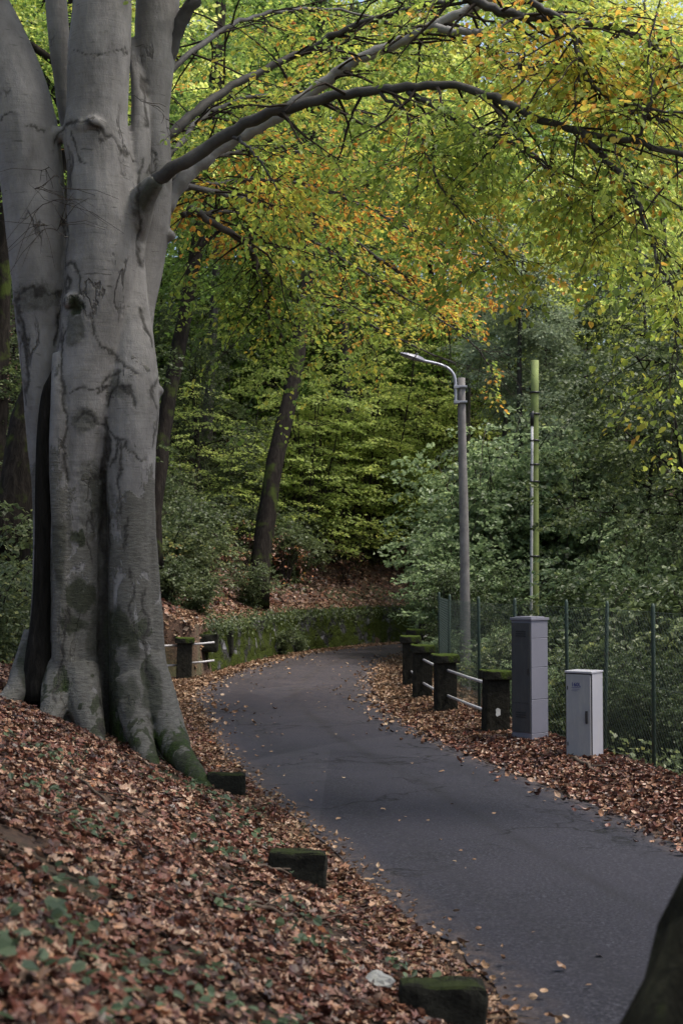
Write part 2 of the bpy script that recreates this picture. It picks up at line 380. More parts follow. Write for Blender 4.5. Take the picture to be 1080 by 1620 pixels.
class Geo:
    def __init__(s): s.V = []; s.Q = []; s.T = []; s.n = 0
    def add(s, V, Q=None, T=None):
        V = np.asarray(V, float)
        s.V.append(V)
        if Q is not None and len(Q): s.Q.append(np.asarray(Q) + s.n)
        if T is not None and len(T): s.T.append(np.asarray(T) + s.n)
        s.n += len(V)
    def tube(s, pts, rad, sides=6, cap=True, rough=0.0):
        pts = np.asarray(pts, float); n = len(pts); rad = np.broadcast_to(np.asarray(rad, float), (n,))
        tg = np.gradient(pts, axis=0); tg /= np.linalg.norm(tg, axis=1)[:, None] + 1e-9
        up = np.array([0, 0, 1.]) if abs(tg[0][2]) < .9 else np.array([0, 1., 0])
        a = np.cross(tg, up); a /= np.linalg.norm(a, axis=1)[:, None] + 1e-9
        b = np.cross(tg, a)
        th = np.arange(sides) * 2 * math.pi / sides
        rr = rad[:, None] * (1 + (rng.normal(0, rough, (n, sides)) if rough else 0))
        V = pts[:, None] + rr[..., None] * (np.cos(th)[None, :, None] * a[:, None] + np.sin(th)[None, :, None] * b[:, None])
        V = V.reshape(-1, 3)
        i = np.arange(n - 1)[:, None] * sides; j = np.arange(sides)[None]; k = (j + 1) % sides
        Q = np.stack([i + j, i + k, i + k + sides, i + j + sides], -1).reshape(-1, 4)
        T = []
        if cap:
            V = np.vstack([V, pts[0], pts[-1]]); c0 = n * sides
            T = [(c0, (q + 1) % sides, q) for q in range(sides)] + [(c0 + 1, (n - 1) * sides + q, (n - 1) * sides + (q + 1) % sides) for q in range(sides)]
        s.add(V, Q, np.array(T) if T else None)
    def box(s, lo, hi, bev=0.0, taper=0.0):
        x0, y0, z0 = lo; x1, y1, z1 = hi
        if bev <= 0:
            V = [(x, y, z) for z in (z0, z1) for y in (y0, y1) for x in (x0, x1)]
            V = np.array(V, float)
            if taper:
                cx, cy_ = (x0 + x1) / 2, (y0 + y1) / 2
                V[4:, 0] = cx + (V[4:, 0] - cx) * (1 - taper); V[4:, 1] = cy_ + (V[4:, 1] - cy_) * (1 - taper)
            s.add(V, [(0, 2, 3, 1), (4, 5, 7, 6), (0, 1, 5, 4), (2, 6, 7, 3), (0, 4, 6, 2), (1, 3, 7, 5)])
        else:
            # bevelled box: stacked octagonal rings with inset top and bottom
            def ring(z, ins):
                a, b_, c_, d_ = x0 + ins, x1 - ins, y0 + ins, y1 - ins; e = bev
                return [(a + e, c_, z), (b_ - e, c_, z), (b_, c_ + e, z), (b_, d_ - e, z), (b_ - e, d_, z), (a + e, d_, z), (a, d_ - e, z), (a, c_ + e, z)]
            rs = [ring(z0, bev * .7), ring(z0 + bev * .7, 0), ring(z1 - bev * .7, 0), ring(z1, bev * .7)]
            V = np.array(sum(rs, []), float)
            if taper:
                cx, cy_ = (x0 + x1) / 2, (y0 + y1) / 2
                V[16:, 0] = cx + (V[16:, 0] - cx) * (1 - taper); V[16:, 1] = cy_ + (V[16:, 1] - cy_) * (1 - taper)
            Q = [(r * 8 + j, r * 8 + (j + 1) % 8, (r + 1) * 8 + (j + 1) % 8, (r + 1) * 8 + j) for r in range(3) for j in range(8)]
            Q += [(0, 3, 2, 1), (0, 5, 4, 3), (0, 7, 6, 5), (24, 25, 26, 27), (24, 27, 28, 29), (24, 29, 30, 31)]
            s.add(V, Q)
    def mesh(s, name, m, smooth=False):
        V = np.vstack(s.V); fs = []
        if s.Q: fs.append(np.vstack(s.Q))
        if s.T: fs.append(np.vstack(s.T))
        return np_mesh(name, V, fs, m, smooth=smooth)

def rough_box(name, lo, hi, m, amp=.012, cuts=7, taper=0.0, seed=0, fr=7.0):
    import bmesh
    bm = bmesh.new(); bmesh.ops.create_cube(bm, size=1)
    bmesh.ops.subdivide_edges(bm, edges=bm.edges[:], cuts=cuts, use_grid_fill=True)
    lo = Vector(lo); hi = Vector(hi); ce = (lo + hi) / 2; sz = hi - lo
    for v in bm.verts:
        c = v.co.copy(); n_ = sum(abs(abs(x) - .5) < 1e-4 for x in c)
        p = Vector((ce.x + c.x * sz.x * (1 - taper * (c.z + .5)), ce.y + c.y * sz.y * (1 - taper * (c.z + .5)), ce.z + c.z * sz.z))
        q = p * fr + Vector((seed * 7.1, seed * 3.3, 0)); d = Vector((mnoise.noise(q), mnoise.noise(q + Vector((31, 0, 0))), mnoise.noise(q + Vector((0, 57, 0)))))
        p += d * amp
        if n_ >= 2: p += (ce - p).normalized() * amp * (.8 + 1.6 * max(0, mnoise.noise(q * .8 + Vector((5, 5, 5)))))
        v.co = p
    me = bpy.data.meshes.new(name); bm.to_mesh(me); bm.free(); me.materials.append(m); me.polygons.foreach_set('use_smooth', np.zeros(len(me.polygons), bool)); return me
TPL = {
 'diamond': (np.array([(0, 0, 0), (.45, .36, .04), (1, 0, -.05), (.45, -.36, .04)]), np.array([(0, 3, 2, 1)]), None),
 'oval': (np.array([(0, 0, 0), (.28, .34, .09), (.7, .3, .07), (1, 0, -.08), (.7, -.3, .07), (.28, -.34, .09)]), np.array([(0, 3, 2, 1), (0, 5, 4, 3)]), None),
 'lobed': (np.array([(.45, 0, -.04), (0, 0, 0), (.12, .2, .1), (.08, .46, .16), (.4, .3, .1), (.62, .5, .18), (.68, .2, .06), (1, .04, .02), (.7, -.2, .08), (.6, -.5, .16), (.38, -.28, .1), (.1, -.44, .18), (.14, -.18, .08)]),
           None, np.array([(0, i, i + 1) if i < 12 else (0, 12, 1) for i in range(1, 13)])),
 'curl': (np.array([(0, 0, .12), (.25, .3, .22), (.25, -.28, .18), (.5, .36, .12), (.5, 0, -.02), (.5, -.33, .16), (.8, .22, .2), (.8, -.2, .24), (1, 0, .3), (.25, 0, .02), (.8, 0, .06)]),
          np.array([(0, 9, 1, 1), (9, 4, 3, 1), (4, 10, 6, 3), (2, 5, 4, 9), (5, 7, 10, 4)]), np.array([(0, 2, 9), (10, 8, 6), (7, 8, 10)])),
}
q, t_ = TPL['curl'][1], TPL['curl'][2]
TPL['curl'] = (TPL['curl'][0], q[1:], np.vstack([t_, [(0, 9, 1)]]))

class Leaves:
    def __init__(s): s.c = []; s.t = []; s.n = []; s.L = []
    def add(s, c, t, n, L):
        s.c.append(c); s.t.append(t); s.n.append(n); s.L.append(L)
    def count(s): return sum(len(x) for x in s.c)
    def mesh(s, name, m, tpl='oval', wvar=.15):
        c = np.vstack(s.c); T = np.vstack(s.t); Nn = np.vstack(s.n); L = np.concatenate(s.L)
        T /= np.linalg.norm(T, axis=1)[:, None] + 1e-9
        Nn = Nn - T * (Nn * T).sum(1)[:, None]; Nn /= np.linalg.norm(Nn, axis=1)[:, None] + 1e-9
        B = np.cross(Nn, T); tv, Q, Tr = TPL[tpl]; k = len(tv)
        Wd = L * (1 + rng.normal(0, wvar, len(L))); cur = L * (1 + rng.normal(0, .5, len(L)))
        V = c[:, None] + tv[None, :, 0, None] * (L[:, None] * T)[:, None] + tv[None, :, 1, None] * (Wd[:, None] * B)[:, None] + tv[None, :, 2, None] * (cur[:, None] * Nn)[:, None]
        off = (np.arange(len(L)) * k)[:, None, None]
        fs = []
        if Q is not None: fs.append((Q[None] + off).reshape(-1, 4))
        if Tr is not None: fs.append((Tr[None] + off).reshape(-1, 3))
        return np_mesh(name, V.reshape(-1, 3), fs, m)
def nrm(a): return a / (np.linalg.norm(a, axis=-1, keepdims=True) + 1e-9)
UP = np.array([0, 0, 1.])
def sprays(LV, p, d, L, n, leaf, droop=.25, tilt=.45, width=.5):
    """p,d (S,3), L (S): flat fans of leaves"""
    S = len(p); d = nrm(np.asarray(d, float)); p = np.asarray(p, float)
    side = nrm(np.cross(d, UP) + rng.normal(0, .15, (S, 3)))
    t = rng.beta(1.3, 1.0, (S, n)); w = rng.uniform(-1, 1, (S, n)) * width * (1.05 - t * .65)
    # leaves gather along side twigs
    t = t + .35 * np.abs(w) - .1
    c = p[:, None] + d[:, None] * (t * L[:, None])[..., None] + side[:, None] * (w * L[:, None])[..., None]
    c[..., 2] -= (droop * L[:, None] * (t ** 2 + .6 * w ** 2)) 
    c += rng.normal(0, .03, c.shape) * L[:, None, None]
    sg = np.sign(w)[..., None]
    tg = d[:, None] * .8 + side[:, None] * sg * .7 + rng.normal(0, .35, c.shape); tg[..., 2] -= .25
    nn = UP[None, None] + rng.normal(0, tilt, c.shape)
    LV.add(c.reshape(-1, 3), tg.reshape(-1, 3), nn.reshape(-1, 3), leaf * rng.uniform(.65, 1.2, S * n))

def interp_poly(pts, n):
    pts = np.asarray(pts, float); seg = np.linalg.norm(np.diff(pts, axis=0), axis=1); s = np.r_[0, np.cumsum(seg)]
    # Catmull-Rom-like smoothing through cubic sampling
    u = np.linspace(0, s[-1], n); out = np.empty((n, pts.shape[1]))
    ext = np.vstack([2 * pts[0] - pts[1], pts, 2 * pts[-1] - pts[-2]])
    for i, x in enumerate(u):
        k = min(np.searchsorted(s, x, side='right') - 1, len(pts) - 2); f = (x - s[k]) / (seg[k] + 1e-9)
        p0, p1, p2, p3 = ext[k], ext[k + 1], ext[k + 2], ext[k + 3]
        out[i] = .5 * ((2 * p1) + (-p0 + p2) * f + (2 * p0 - 5 * p1 + 4 * p2 - p3) * f * f + (-p0 + 3 * p1 - 3 * p2 + p3) * f ** 3)
    return out

# ------------------------------------------------------------------ layout of the lane
LE = np.array([(3.6, -30), (3.2, -10), (2.4, 0), (1.45, 5), (.89, 7), (.71, 8), (.48, 9.05), (.09, 10.6), (-.4, 12.8), (-.94, 15.1), (-1.6, 18.5), (-2.33, 22.8), (-2.68, 25.1),
               (-2.77, 29.6), (-2.17, 34.9), (-1.08, 40.6), (.39, 44.2), (2.1, 47.1), (6, 50.5), (14, 54.5), (30, 59), (60, 64), (160, 75)], float)
RE = np.array([(7.5, -30), (6.6, -10), (5.2, 0), (4.3, 5), (3.8, 7), (3.58, 8), (3.3, 9.1), (3.0, 10.6), (2.61, 12.8), (2.25, 14.7), (1.5, 18.2), (1.0, 21.8), (.78, 24.4),
               (.68, 28.2), (.95, 33.5), (1.7, 39), (3.0, 42.2), (4.6, 44.5), (8.0, 47), (15.5, 50.6), (31, 55), (61, 60), (160, 71)], float)
def poly_dist(x, y, PL):
    """signed distance (positive = left of travel direction) to polyline"""
    best = np.full(x.shape, 1e9); sgn = np.ones(x.shape)
    for (ax, ay), (bx, by) in zip(PL[:-1], PL[1:]):
        dx, dy = bx - ax, by - ay; L2 = dx * dx + dy * dy
        t = np.clip(((x - ax) * dx + (y - ay) * dy) / L2, 0, 1)
        d = np.hypot(x - ax - t * dx, y - ay - t * dy)
        cr = dx * (y - ay) - dy * (x - ax)
        m_ = d < best
        best = np.where(m_, d, best); sgn = np.where(m_, np.sign(cr), sgn)
    return best * sgn
LEs = interp_poly(LE, 150); REs = interp_poly(RE, 150)
def smooth(a, b, x): t = np.clip((x - a) / (b - a), 0, 1); return t * t * (3 - 2 * t)
def sn(x, y, s, k=0.0):
    return (np.sin(x * s + 1.3 + k) * np.cos(y * s * .8 + .7 * k) + .5 * np.sin(x * s * 2.3 + y * s * 1.7 + k) + .3 * np.cos(x * s * 4.1 - y * s * 3.7 + 2 * k)) / 1.8
WALL_Y0 = 31.2
def height(x, y):
    x = np.asarray(x, float); y = np.asarray(y, float)
    dl = poly_dist(x, y, LEs); dr = -poly_dist(x, y, REs)
    # left: bank, ditch, hillside
    d = np.maximum(dl, 0)
    bank = np.minimum(.40 * np.maximum(d - .32, 0), 1.5 + .22 * np.maximum(d - 4, 0)) + .05 * sn(x, y, 2.2) * smooth(.3, 1, d)
    ditch = -.7 * smooth(1.0, 2.2, d) + 1.5 * smooth(3.2, 7, d) + .35 * np.maximum(d - 5, 0)
    hill = 1.12 * smooth(.5, .62, d) + .48 * np.maximum(d - .62, 0) + .12 * np.maximum(d - 10, 0) + .25 * sn(x, y, .55, 1) * smooth(1, 4, d)
    hill = np.minimum(hill, 14.5 + .05 * d)
    w1 = smooth(22, 27, y); w2 = smooth(WALL_Y0 - .2, WALL_Y0 + .05, y)
    w2 = np.where(x < -5, smooth(27, 38, y), w2)
    hl = bank * (1 - w1) + ditch * w1; hl = hl * (1 - w2) + hill * w2
    e = np.maximum(dr, 0)
    hr = -.5 * np.maximum(e - 1.5, 0); hr = np.maximum(hr, -3.2) + .3 * np.maximum(e - 13, 0) + .15 * sn(x, y, .6, 3) * smooth(1.5, 4, e)
    hr = np.minimum(hr, 12 + .06 * e)
    hr = hr + .05 * smooth(.1, .9, e) * (e < 1.5) 
    z = np.where(dl > 0, hl, np.where(dr > 0, hr, 0.0))
    return z
def hz(x, y): return float(height(np.array([x]), np.array([y]))[0])

# terrain: one sheet, fine near the lane
def axis(segs):
    out = []
    for a, b_, st in segs: out += list(np.arange(a, b_, st))
    return np.array(out + [segs[-1][1]])
xs = axis([(-160, -40, 8), (-40, -14, 1.0), (-14, -7, .35), (-7, 7, .14), (7, 18, .4), (18, 50, 1.2), (50, 160, 8)])
ys = axis([(-60, -6, 3), (-6, 1, .4), (1, 34, .14), (34, 56, .25), (56, 90, 1.2), (90, 200, 8)])
X, Y = np.meshgrid(xs, ys); Z = height(X, Y)
Z = Z + np.where((poly_dist(X, Y, LEs) < -.25) & (poly_dist(X, Y, REs) > .25), -.03, 0) + rng.normal(0, .006, Z.shape)
V = np.stack([X, Y, Z], -1).reshape(-1, 3)
ny, nx = X.shape; i = np.arange(ny - 1)[:, None] * nx + np.arange(nx - 1)[None]
Q = np.stack([i, i + 1, i + nx + 1, i + nx], -1).reshape(-1, 4)
tag(link('ground', np_mesh('ground', V, [Q], M['soil'], smooth=True)), 'brown forest ground under fallen leaves', kind='structure')

# road strip
n = 520; nc = 14
A = interp_poly(LE, n); B = interp_poly(RE, n)
u = np.linspace(0, 1, nc)
Vr = A[:, None] * (1 - u[None, :, None]) + B[:, None] * u[None, :, None]
wob = .05 * rng.normal(0, 1, n); wob2 = .05 * rng.normal(0, 1, n)
Vr[:, 0, 0] += wob; Vr[:, -1, 0] += wob2
zc = .012 + .035 * (1 - (2 * u - 1) ** 2)
Vr = np.concatenate([Vr, np.broadcast_to(zc[None, :, None], (n, nc, 1))], -1).reshape(-1, 3)
al = np.r_[0, np.cumsum(np.linalg.norm(np.diff((A + B) / 2, axis=0), axis=1))]; al -= al[np.argmin(abs(A[:, 1] - 0))]
uv = np.stack([np.broadcast_to(u, (n, nc)), np.broadcast_to(al[:, None], (n, nc))], -1).reshape(-1, 2)
i = np.arange(n - 1)[:, None] * nc + np.arange(nc - 1)[None]
Q = np.stack([i, i + 1, i + nc + 1, i + nc], -1).reshape(-1, 4)
tag(link('road', np_mesh('road', Vr, [Q], M['asphalt'], smooth=True, uv=uv)), 'narrow dark asphalt lane curving between leaf drifts', kind='structure')

# ------------------------------------------------------------------ fallen leaves
def frustum(x, y, m_=.6): return (np.abs(x) < .245 * y + m_)
def norm_at(x, y):
    e = .08; return nrm(np.stack([(height(x - e, y) - height(x + e, y)) / (2 * e), (height(x, y - e) - height(x, y + e)) / (2 * e), np.ones_like(x)], -1))
def litter(x, y, size, tilt=.35, lift=.012):
    z = height(x, y) + lift + rng.uniform(0, .022, len(x)); nn = norm_at(x, y)
    nn = nn + rng.normal(0, tilt, nn.shape); a = rng.uniform(0, 2 * math.pi, len(x))
    t = np.stack([np.cos(a), np.sin(a), np.zeros_like(a)], -1)
    t = nrm(t - nn * (t * nn).sum(1)[:, None] / (nn * nn).sum(1)[:, None])
    L = size * (.35 + rng.beta(2, 2.2, len(x)) * 1.1)
    c = np.stack([x, y, z], -1) - t * L[:, None] * .5
    return c, t, nn, L
def scatter(n, x0, x1, y0, y1, cond):
    x = rng.uniform(x0, x1, n); y = rng.uniform(y0, y1, n)
    dl = poly_dist(x, y, LEs); dr = -poly_dist(x, y, REs)
    k = cond(x, y, dl, dr); return x[k], y[k]
# near bank
bank_cond = lambda x, y, dl, dr: (dl > .02) & frustum(x, y, .8) & (rng.random(len(x)) < np.clip(.62 + .6 * sn(x, y, 2.3, 4) + .4 * sn(x, y, 6.1, 1), .08, 1))
LVa, LVb = Leaves(), Leaves()
for (y0, y1, dens, sz) in ((2.6, 6, 2300, .055), (6, 10, 1700, .056), (10, 15, 1100, .062), (15, 22, 500, .075)):
    x0, x1 = -.245 * y1 - 1, 2.4
    x, y = scatter(int(dens * (x1 - x0) * (y1 - y0)), x0, x1, y0, y1, bank_cond)
    k = rng.random(len(x)) < .5
    LVa.add(*litter(x[k], y[k], sz * 1.15, .28)); LVb.add(*litter(x[~k], y[~k], sz * 1.05, .4))
o = thing('fallen_leaves', 'reddish brown fallen leaves covering the near bank', None); o['kind'] = 'stuff'
link('lobed_leaves', LVa.mesh('lobed_leaves', M['litter_leaf'], 'lobed'), o); link('curled_leaves', LVb.mesh('curled_leaves', M['litter_leaf'], 'curl'), o)
for ch in o.children: ch['kind'] = 'stuff'
# shoulders: density falls off onto the asphalt
def shoulder(side, y0, y1, n, out, sz, spread, m_, name, label, tpl='curl'):
    x = rng.uniform(-6, 8, n); y = rng.uniform(y0, y1, n)
    d = poly_dist(x, y, LEs) if side < 0 else -poly_dist(x, y, REs)
    k = (d > -spread * rng.exponential(1, n)) & (d < out) & frustum(x, y, .8) & ((rng.random(n) < .9) | (d > 0))
    k &= (d > 0) | (rng.random(n) < .55)
    x, y = x[k], y[k]; LV = Leaves(); c, t, nn, L = litter(x, y, sz, .4)
    c[:, 2] += np.where(d[k] < 0, .03, 0) ; LV.add(c, t, nn, L)
    return tag(link(name, LV.mesh(name, m_, tpl)), label, kind='stuff')
shoulder(1, 8, 24, 130000, 2.6, .075, .12, M['litter_leaf'], 'fallen_leaves', 'brown leaf drift in front of the two cabinets')
shoulder(1, 19, 44, 110000, 2.0, .085, .2, M['litter_leaf_tan'], 'fallen_leaves', 'tan leaf drift at the foot of the railing')
shoulder(-1, 21, 48, 120000, 1.2, .085, .2, M['litter_leaf_tan'], 'fallen_leaves', 'pale leaf drift along the foot of the mossy wall')
shoulder(-1, 5, 24, 190000, .35, .05, .07, M['litter_leaf_tan'], 'fallen_leaves', 'crumbled leaves along the left lane edge', 'curl')
# hillside leaves
x, y = scatter(150000, -22, 24, 31, 62, lambda x, y, dl, dr: (dl > .7) & frustum(x, y, 2))
LV = Leaves(); LV.add(*litter(x, y, .13, .5)); tag(link('fallen_leaves', LV.mesh('fallen_leaves', M['litter_leaf'], 'diamond')), 'brown leaf carpet over the wooded hillside', kind='stuff')
# strays on the asphalt
x, y = scatter(9000, -4, 5, 7, 44, lambda x, y, dl, dr: (dl < -.1) & (dr < -.1) & frustum(x, y, .5) & (rng.random(len(x)) < .45 * np.clip((y - 4) / 55, .01, .8) * np.clip(.35 + (1.4 - np.minimum(-dl, -dr)), .2, 1)))
LV = Leaves(); c, tt, nn, L = litter(x, y, .042, .12); c[:, 2] += .03; LV.add(c, tt, nn, L)
tag(link('fallen_leaves', LV.mesh('fallen_leaves', M['litter_leaf_tan'], 'oval')), 'scattered single leaves lying on the asphalt', kind='stuff')

# fine twigs matted into the litter
tg2 = Geo()
x, y = scatter(2600, -6, 2, 2.8, 19, bank_cond)
for a_, b_ in zip(x, y):
    an = random.uniform(0, 6.28); l_ = random.uniform(.08, .34); e_ = (a_ + math.cos(an) * l_, b_ + math.sin(an) * l_); md_ = ((a_ + e_[0]) / 2 + random.uniform(-.02, .02), (b_ + e_[1]) / 2 + random.uniform(-.02, .02))
    z_ = height(np.array([a_, md_[0], e_[0]]), np.array([b_, md_[1], e_[1]])) + .035; r_ = random.uniform(.0015, .004)
    tg2.tube([(a_, b_, z_[0]), (*md_, z_[1] + .01), (*e_, z_[2])], [r_, r_ * .8, r_ * .5], 4, cap=False)
tag(link('twig_litter', tg2.mesh('twig_litter', M['stick'])), 'thin dead twigs mixed into the leaf litter', kind='stuff')
# small green seedlings and ivy among the litter
LV = Leaves()
cl = [(.8, 6.0), (-.2, 8.2), (-.75, 9.6), (-.45, 10.9), (-.9, 11.6), (-1.15, 12.6), (-1.9, 9.2), (-1.4, 8.3), (-.55, 4.1), (-.35, 3.95), (-.1, 4.3), (-.65, 4.3), (-1.0, 5.2), (-1.35, 13.3), (-1.5, 12.2), (-.2, 7.3), (.35, 7.7), (-2.0, 7.6), (-1.25, 6.6), (-2.3, 11.2), (-.3, 5.4)]
for (cx, cyy) in cl:
    k = rng.integers(14, 46); s = .13 if cyy > 5 else .1
    x = cx + rng.normal(0, s, k); y = cyy + rng.normal(0, s * 1.4, k)
    c, tt, nn, L = litter(x, y, .05, .5, .04); c[:, 2] += rng.uniform(0, .07, k); LV.add(c, tt, nn, L)
for (px_, py_, k, sz_) in ((90, 1490, 7, .10), (150, 1485, 5, .09), (240, 1590, 22, .055), (300, 1600, 20, .055), (180, 1600, 16, .055), (350, 1575, 10, .05), (60, 1560, 12, .07), (380, 1290, 30, .06), (395, 1330, 22, .06), (350, 1440, 16, .06), (120, 1330, 20, .06), (455, 1370, 12, .05)):
    d_ = 2.6
    while d_ < 20:
        v_ = P(px_, py_, d_)
        if v_[2] < hz(v_[0], v_[1]): break
        d_ += .1
    x = v_[0] + rng.normal(0, .05 + .004 * k, k); y = v_[1] + rng.normal(0, .08 + .006 * k, k)
    c, tt, nn, L = litter(x, y, sz_, .35, .05); c[:, 2] += rng.uniform(0, .06, k); LV.add(c, tt, nn, L)
x, y = scatter(2600, -6, 2, 3, 20, lambda x, y, dl, dr: (dl > .3) & frustum(x, y, .6) & (sn(x, y, 1.1, 2) > .25))
LV.add(*litter(x, y, .045, .5, .03))
tag(link('ground_ivy', LV.mesh('ground_ivy', M['herb_leaf'], 'oval')), 'small green seedlings sprouting through the leaf litter', kind='stuff')

# ------------------------------------------------------------------ kerb blocks, stones, sticks
def kerb(x0, x1, yc, ztop, label, rz):
    w = x1 - x0
    o = link('kerb_block', rough_box('kerb_block', (-w / 2, -.08, -.4), (w / 2, .08, .01), M['kerb_stone'], .016, 9, 0, x0)); o.location = ((x0 + x1) / 2, yc, ztop); o.rotation_euler = (R(2), R(1.5), rz)
    tag(o, label, 'kerb block', 'mossy kerb blocks along the foot of the bank')
kerb(.27, .70, 6.95, .245, 'largest mossy kerb block, beside the pale rock at the bottom', R(2))
kerb(-.5, -.1, 9.95, .30, 'dark square kerb block between the two others on the bank', R(-3))
kerb(-1.34, -.95, 14.3, .235, 'low kerb block at the tip of the beech root', R(4))
def stone(p, r, label, m_=M['pale_stone'], grp='pale stones lying in the leaf litter'):
    g = Geo(); rows, cols = 7, 10; V = []
    s0 = random.random() * 50
    for a in range(rows + 1):
        for b_ in range(cols):
            th, ph = math.pi * a / rows, 2 * math.pi * b_ / cols
            v = Vector((math.sin(th) * math.cos(ph), math.sin(th) * math.sin(ph) * .8, math.cos(th) * .65))
            v *= r * (1 + .35 * mnoise.noise(v * 1.8 + Vector((s0, 0, 0)))); V.append(v[:])
    Q = [(a * cols + b_, (a + 1) * cols + b_, (a + 1) * cols + (b_ + 1) % cols, a * cols + (b_ + 1) % cols) for a in range(rows) for b_ in range(cols)]
    g.add(V, Q); o = link('stone', g.mesh('stone', m_)); o.location = (p[0], p[1], hz(p[0], p[1]) + r * .35); o.rotation_euler = (0, 0, random.uniform(0, 6))
    tag(o, label, 'stone', grp)
stone((.17, 7.05), .085, 'pale grey rock beside the largest kerb block')
for (px, py, d, r, lb) in ((240, 1362, 7.2, .03, 'small white stone below the long fallen branch'), (198, 1196, 14.0, .045, 'white stone left of the beech root tips'), (262, 1222, 13.2, .035, 'white pebble just under the right beech root'),
                           (215, 1210, 13.6, .04, 'white chip of stone amid leaves under the trunk'), (163, 1562, 4.2, .02, 'tiny white stone near the bottom left corner'), (560, 1478, 7.6, .03, 'grey pebble uphill of the pale rock')):
    v = P(px, py, d); stone((v[0], v[1]), r, lb)
def ground_ray(px, py):
    d = 2.5
    while d < 60:
        v = P(px, py, d)
        if v[2] < hz(v[0], v[1]) + .02: return v
        d += .05
    return P(px, py, d)
def stick(pix, r, label, name='fallen_branch'):
    pts = [ground_ray(*p) + np.array([0, 0, .03]) for p in pix]
    pts = interp_poly(pts, 14); pts += rng.normal(0, .008, pts.shape)
    g = Geo(); g.tube(pts, np.linspace(r, r * .35, 14), 7)
    k = 7; q = pts[k]; g.tube([q, q + (pts[k + 1] - pts[k]) * 1.5 + np.array([.08, .1, .03]), q + (pts[k + 2] - pts[k]) * 1.8 + np.array([.2, .22, .05])], [r * .6, r * .4, r * .2], 5)
    tag(link(name, g.mesh(name, M['stick'], True)), label, 'branch', 'bare sticks fallen on the bank')
stick([(75, 1188), (130, 1240), (190, 1290), (240, 1322)], .016, 'longest fallen branch, slanting down the bank under the beech')
stick([(345, 1360), (430, 1382), (520, 1400)], .014, 'thin stick behind the middle kerb block')
stick([(400, 1442), (470, 1462), (540, 1478), (575, 1490)], .013, 'stick lying uphill of the pale rock')
stick([(20, 1290), (90, 1300), (160, 1330)], .012, 'short dark stick near the left edge of the bank')
stick([(330, 1420), (400, 1436), (450, 1444)], .01, 'short twig in the middle of the leafy bank')
stick([(905, 1204), (925, 1212), (950, 1232)], .03, 'pale crooked stick beside the white cabinet')

# ------------------------------------------------------------------ the big beech
BD = 15.5; BS = F / BD
def px_tube(g, rows, dz=0, sides=20, n=None):
    pts = [P(r[0], r[1], BD + (r[3] if len(r) > 3 else 0)) for r in rows]; rad = [[r[2] / BS] for r in rows]
    a = interp_poly(np.hstack([pts, rad]), n or len(rows) * 4)
    g.tube(a[:, :3], a[:, 3], sides)
g = Geo()
# front left column, becomes the middle stem
px_tube(g, [(108, 1215, 50, .1), (111, 1130, 46), (115, 1050, 42), (118, 950, 40), (119, 850, 40), (124, 750, 41), (133, 660, 46), (142, 580, 50), (152, 500, 54), (160, 420, 57), (163, 330, 57), (158, 260, 53), (152, 215, 53), (155, 170, 50), (158, 80, 51), (163, 0, 48), (166, -120, 46), (168, -350, 42), (178, -700, 30)])
# right column
px_tube(g, [(220, 1215, 44, -.1), (216, 1130, 42, -.1), (211, 1030, 38, -.05), (208, 930, 37, 0), (206, 830, 37, 0), (206, 730, 40, 0), (208, 640, 45, .05), (204, 560, 42, .1), (196, 470, 38, .15), (195, 380, 34, .2)])
px_tube(g, [(165, 1200, 40, .25), (165, 1000, 34, .25), (164, 800, 34, .25), (165, 650, 36, .2)])
# right stem behind
px_tube(g, [(200, 680, 40, .3), (208, 580, 36, .4), (212, 500, 32, .5), (226, 420, 34, .6), (240, 340, 33, .6), (244, 260, 31, .6), (240, 180, 33, .6), (246, 80, 37, .6), (250, 0, 38, .6), (258, -150, 36, .8), (268, -400, 32, 1), (300, -700, 22, 1.6)])
# left stem, leaning out of frame
px_tube(g, [(72, 1180, 44, .3), (74, 1080, 38, .3), (76, 980, 30, .3), (77, 880, 26, .3), (78, 780, 26, .3), (75, 690, 31, .25), (73, 600, 36, .2), (69, 520, 41, .2), (66, 450, 45, .15), (60, 370, 49, .1), (53, 290, 51, .1), (42, 210, 53, .1), (20, 130, 52, .1), (-12, 50, 50, .2), (-60, -50, 47, .3), (-140, -220, 42, .5), (-260, -480, 32, .8)])
# small stem behind left of the middle one, and cracked stub at right
px_tube(g, [(120, 260, 16, .5), (108, 190, 16, .6), (98, 110, 17, .6), (92, 40, 20, .6), (86, -40, 20, .7), (70, -250, 18, 1), (40, -600, 12, 1.4)], sides=14)
px_tube(g, [(205, 420, 24, .1), (215, 320, 22, .15), (221, 240, 20, .2), (222, 170, 17, .3), (214, 110, 11, .4), (205, 60, 8, .5)], sides=12)
# knots and burls
for (a, b_, r, dd) in ((140, 205, 27, -.2), (150, 196, 16, -.33), (96, 213, 16, 0), (244, 618, 15, .1), (36, 478, 15, .1), (120, 478, 20, -.25), (100, 600, 16, .1), (232, 152, 14, .5), (268, 372, 11, .6), (182, 612, 14, .0), (124, 668, 20, -.08)):
    px_tube(g, [(a - 1, b_ + r * .8, r * .25, dd), (a, b_ + r * .4, r * .85, dd), (a, b_, r, dd), (a, b_ - r * .4, r * .85, dd), (a + 1, b_ - r * .8, r * .25, dd)], sides=12, n=9)
px_tube(g, [(200, 420, 16, .2), (207, 380, 24, .12), (214, 345, 26, -.02), (224, 318, 22, -.14), (238, 297, 17, -.26), (250, 284, 13, -.33)], sides=14)
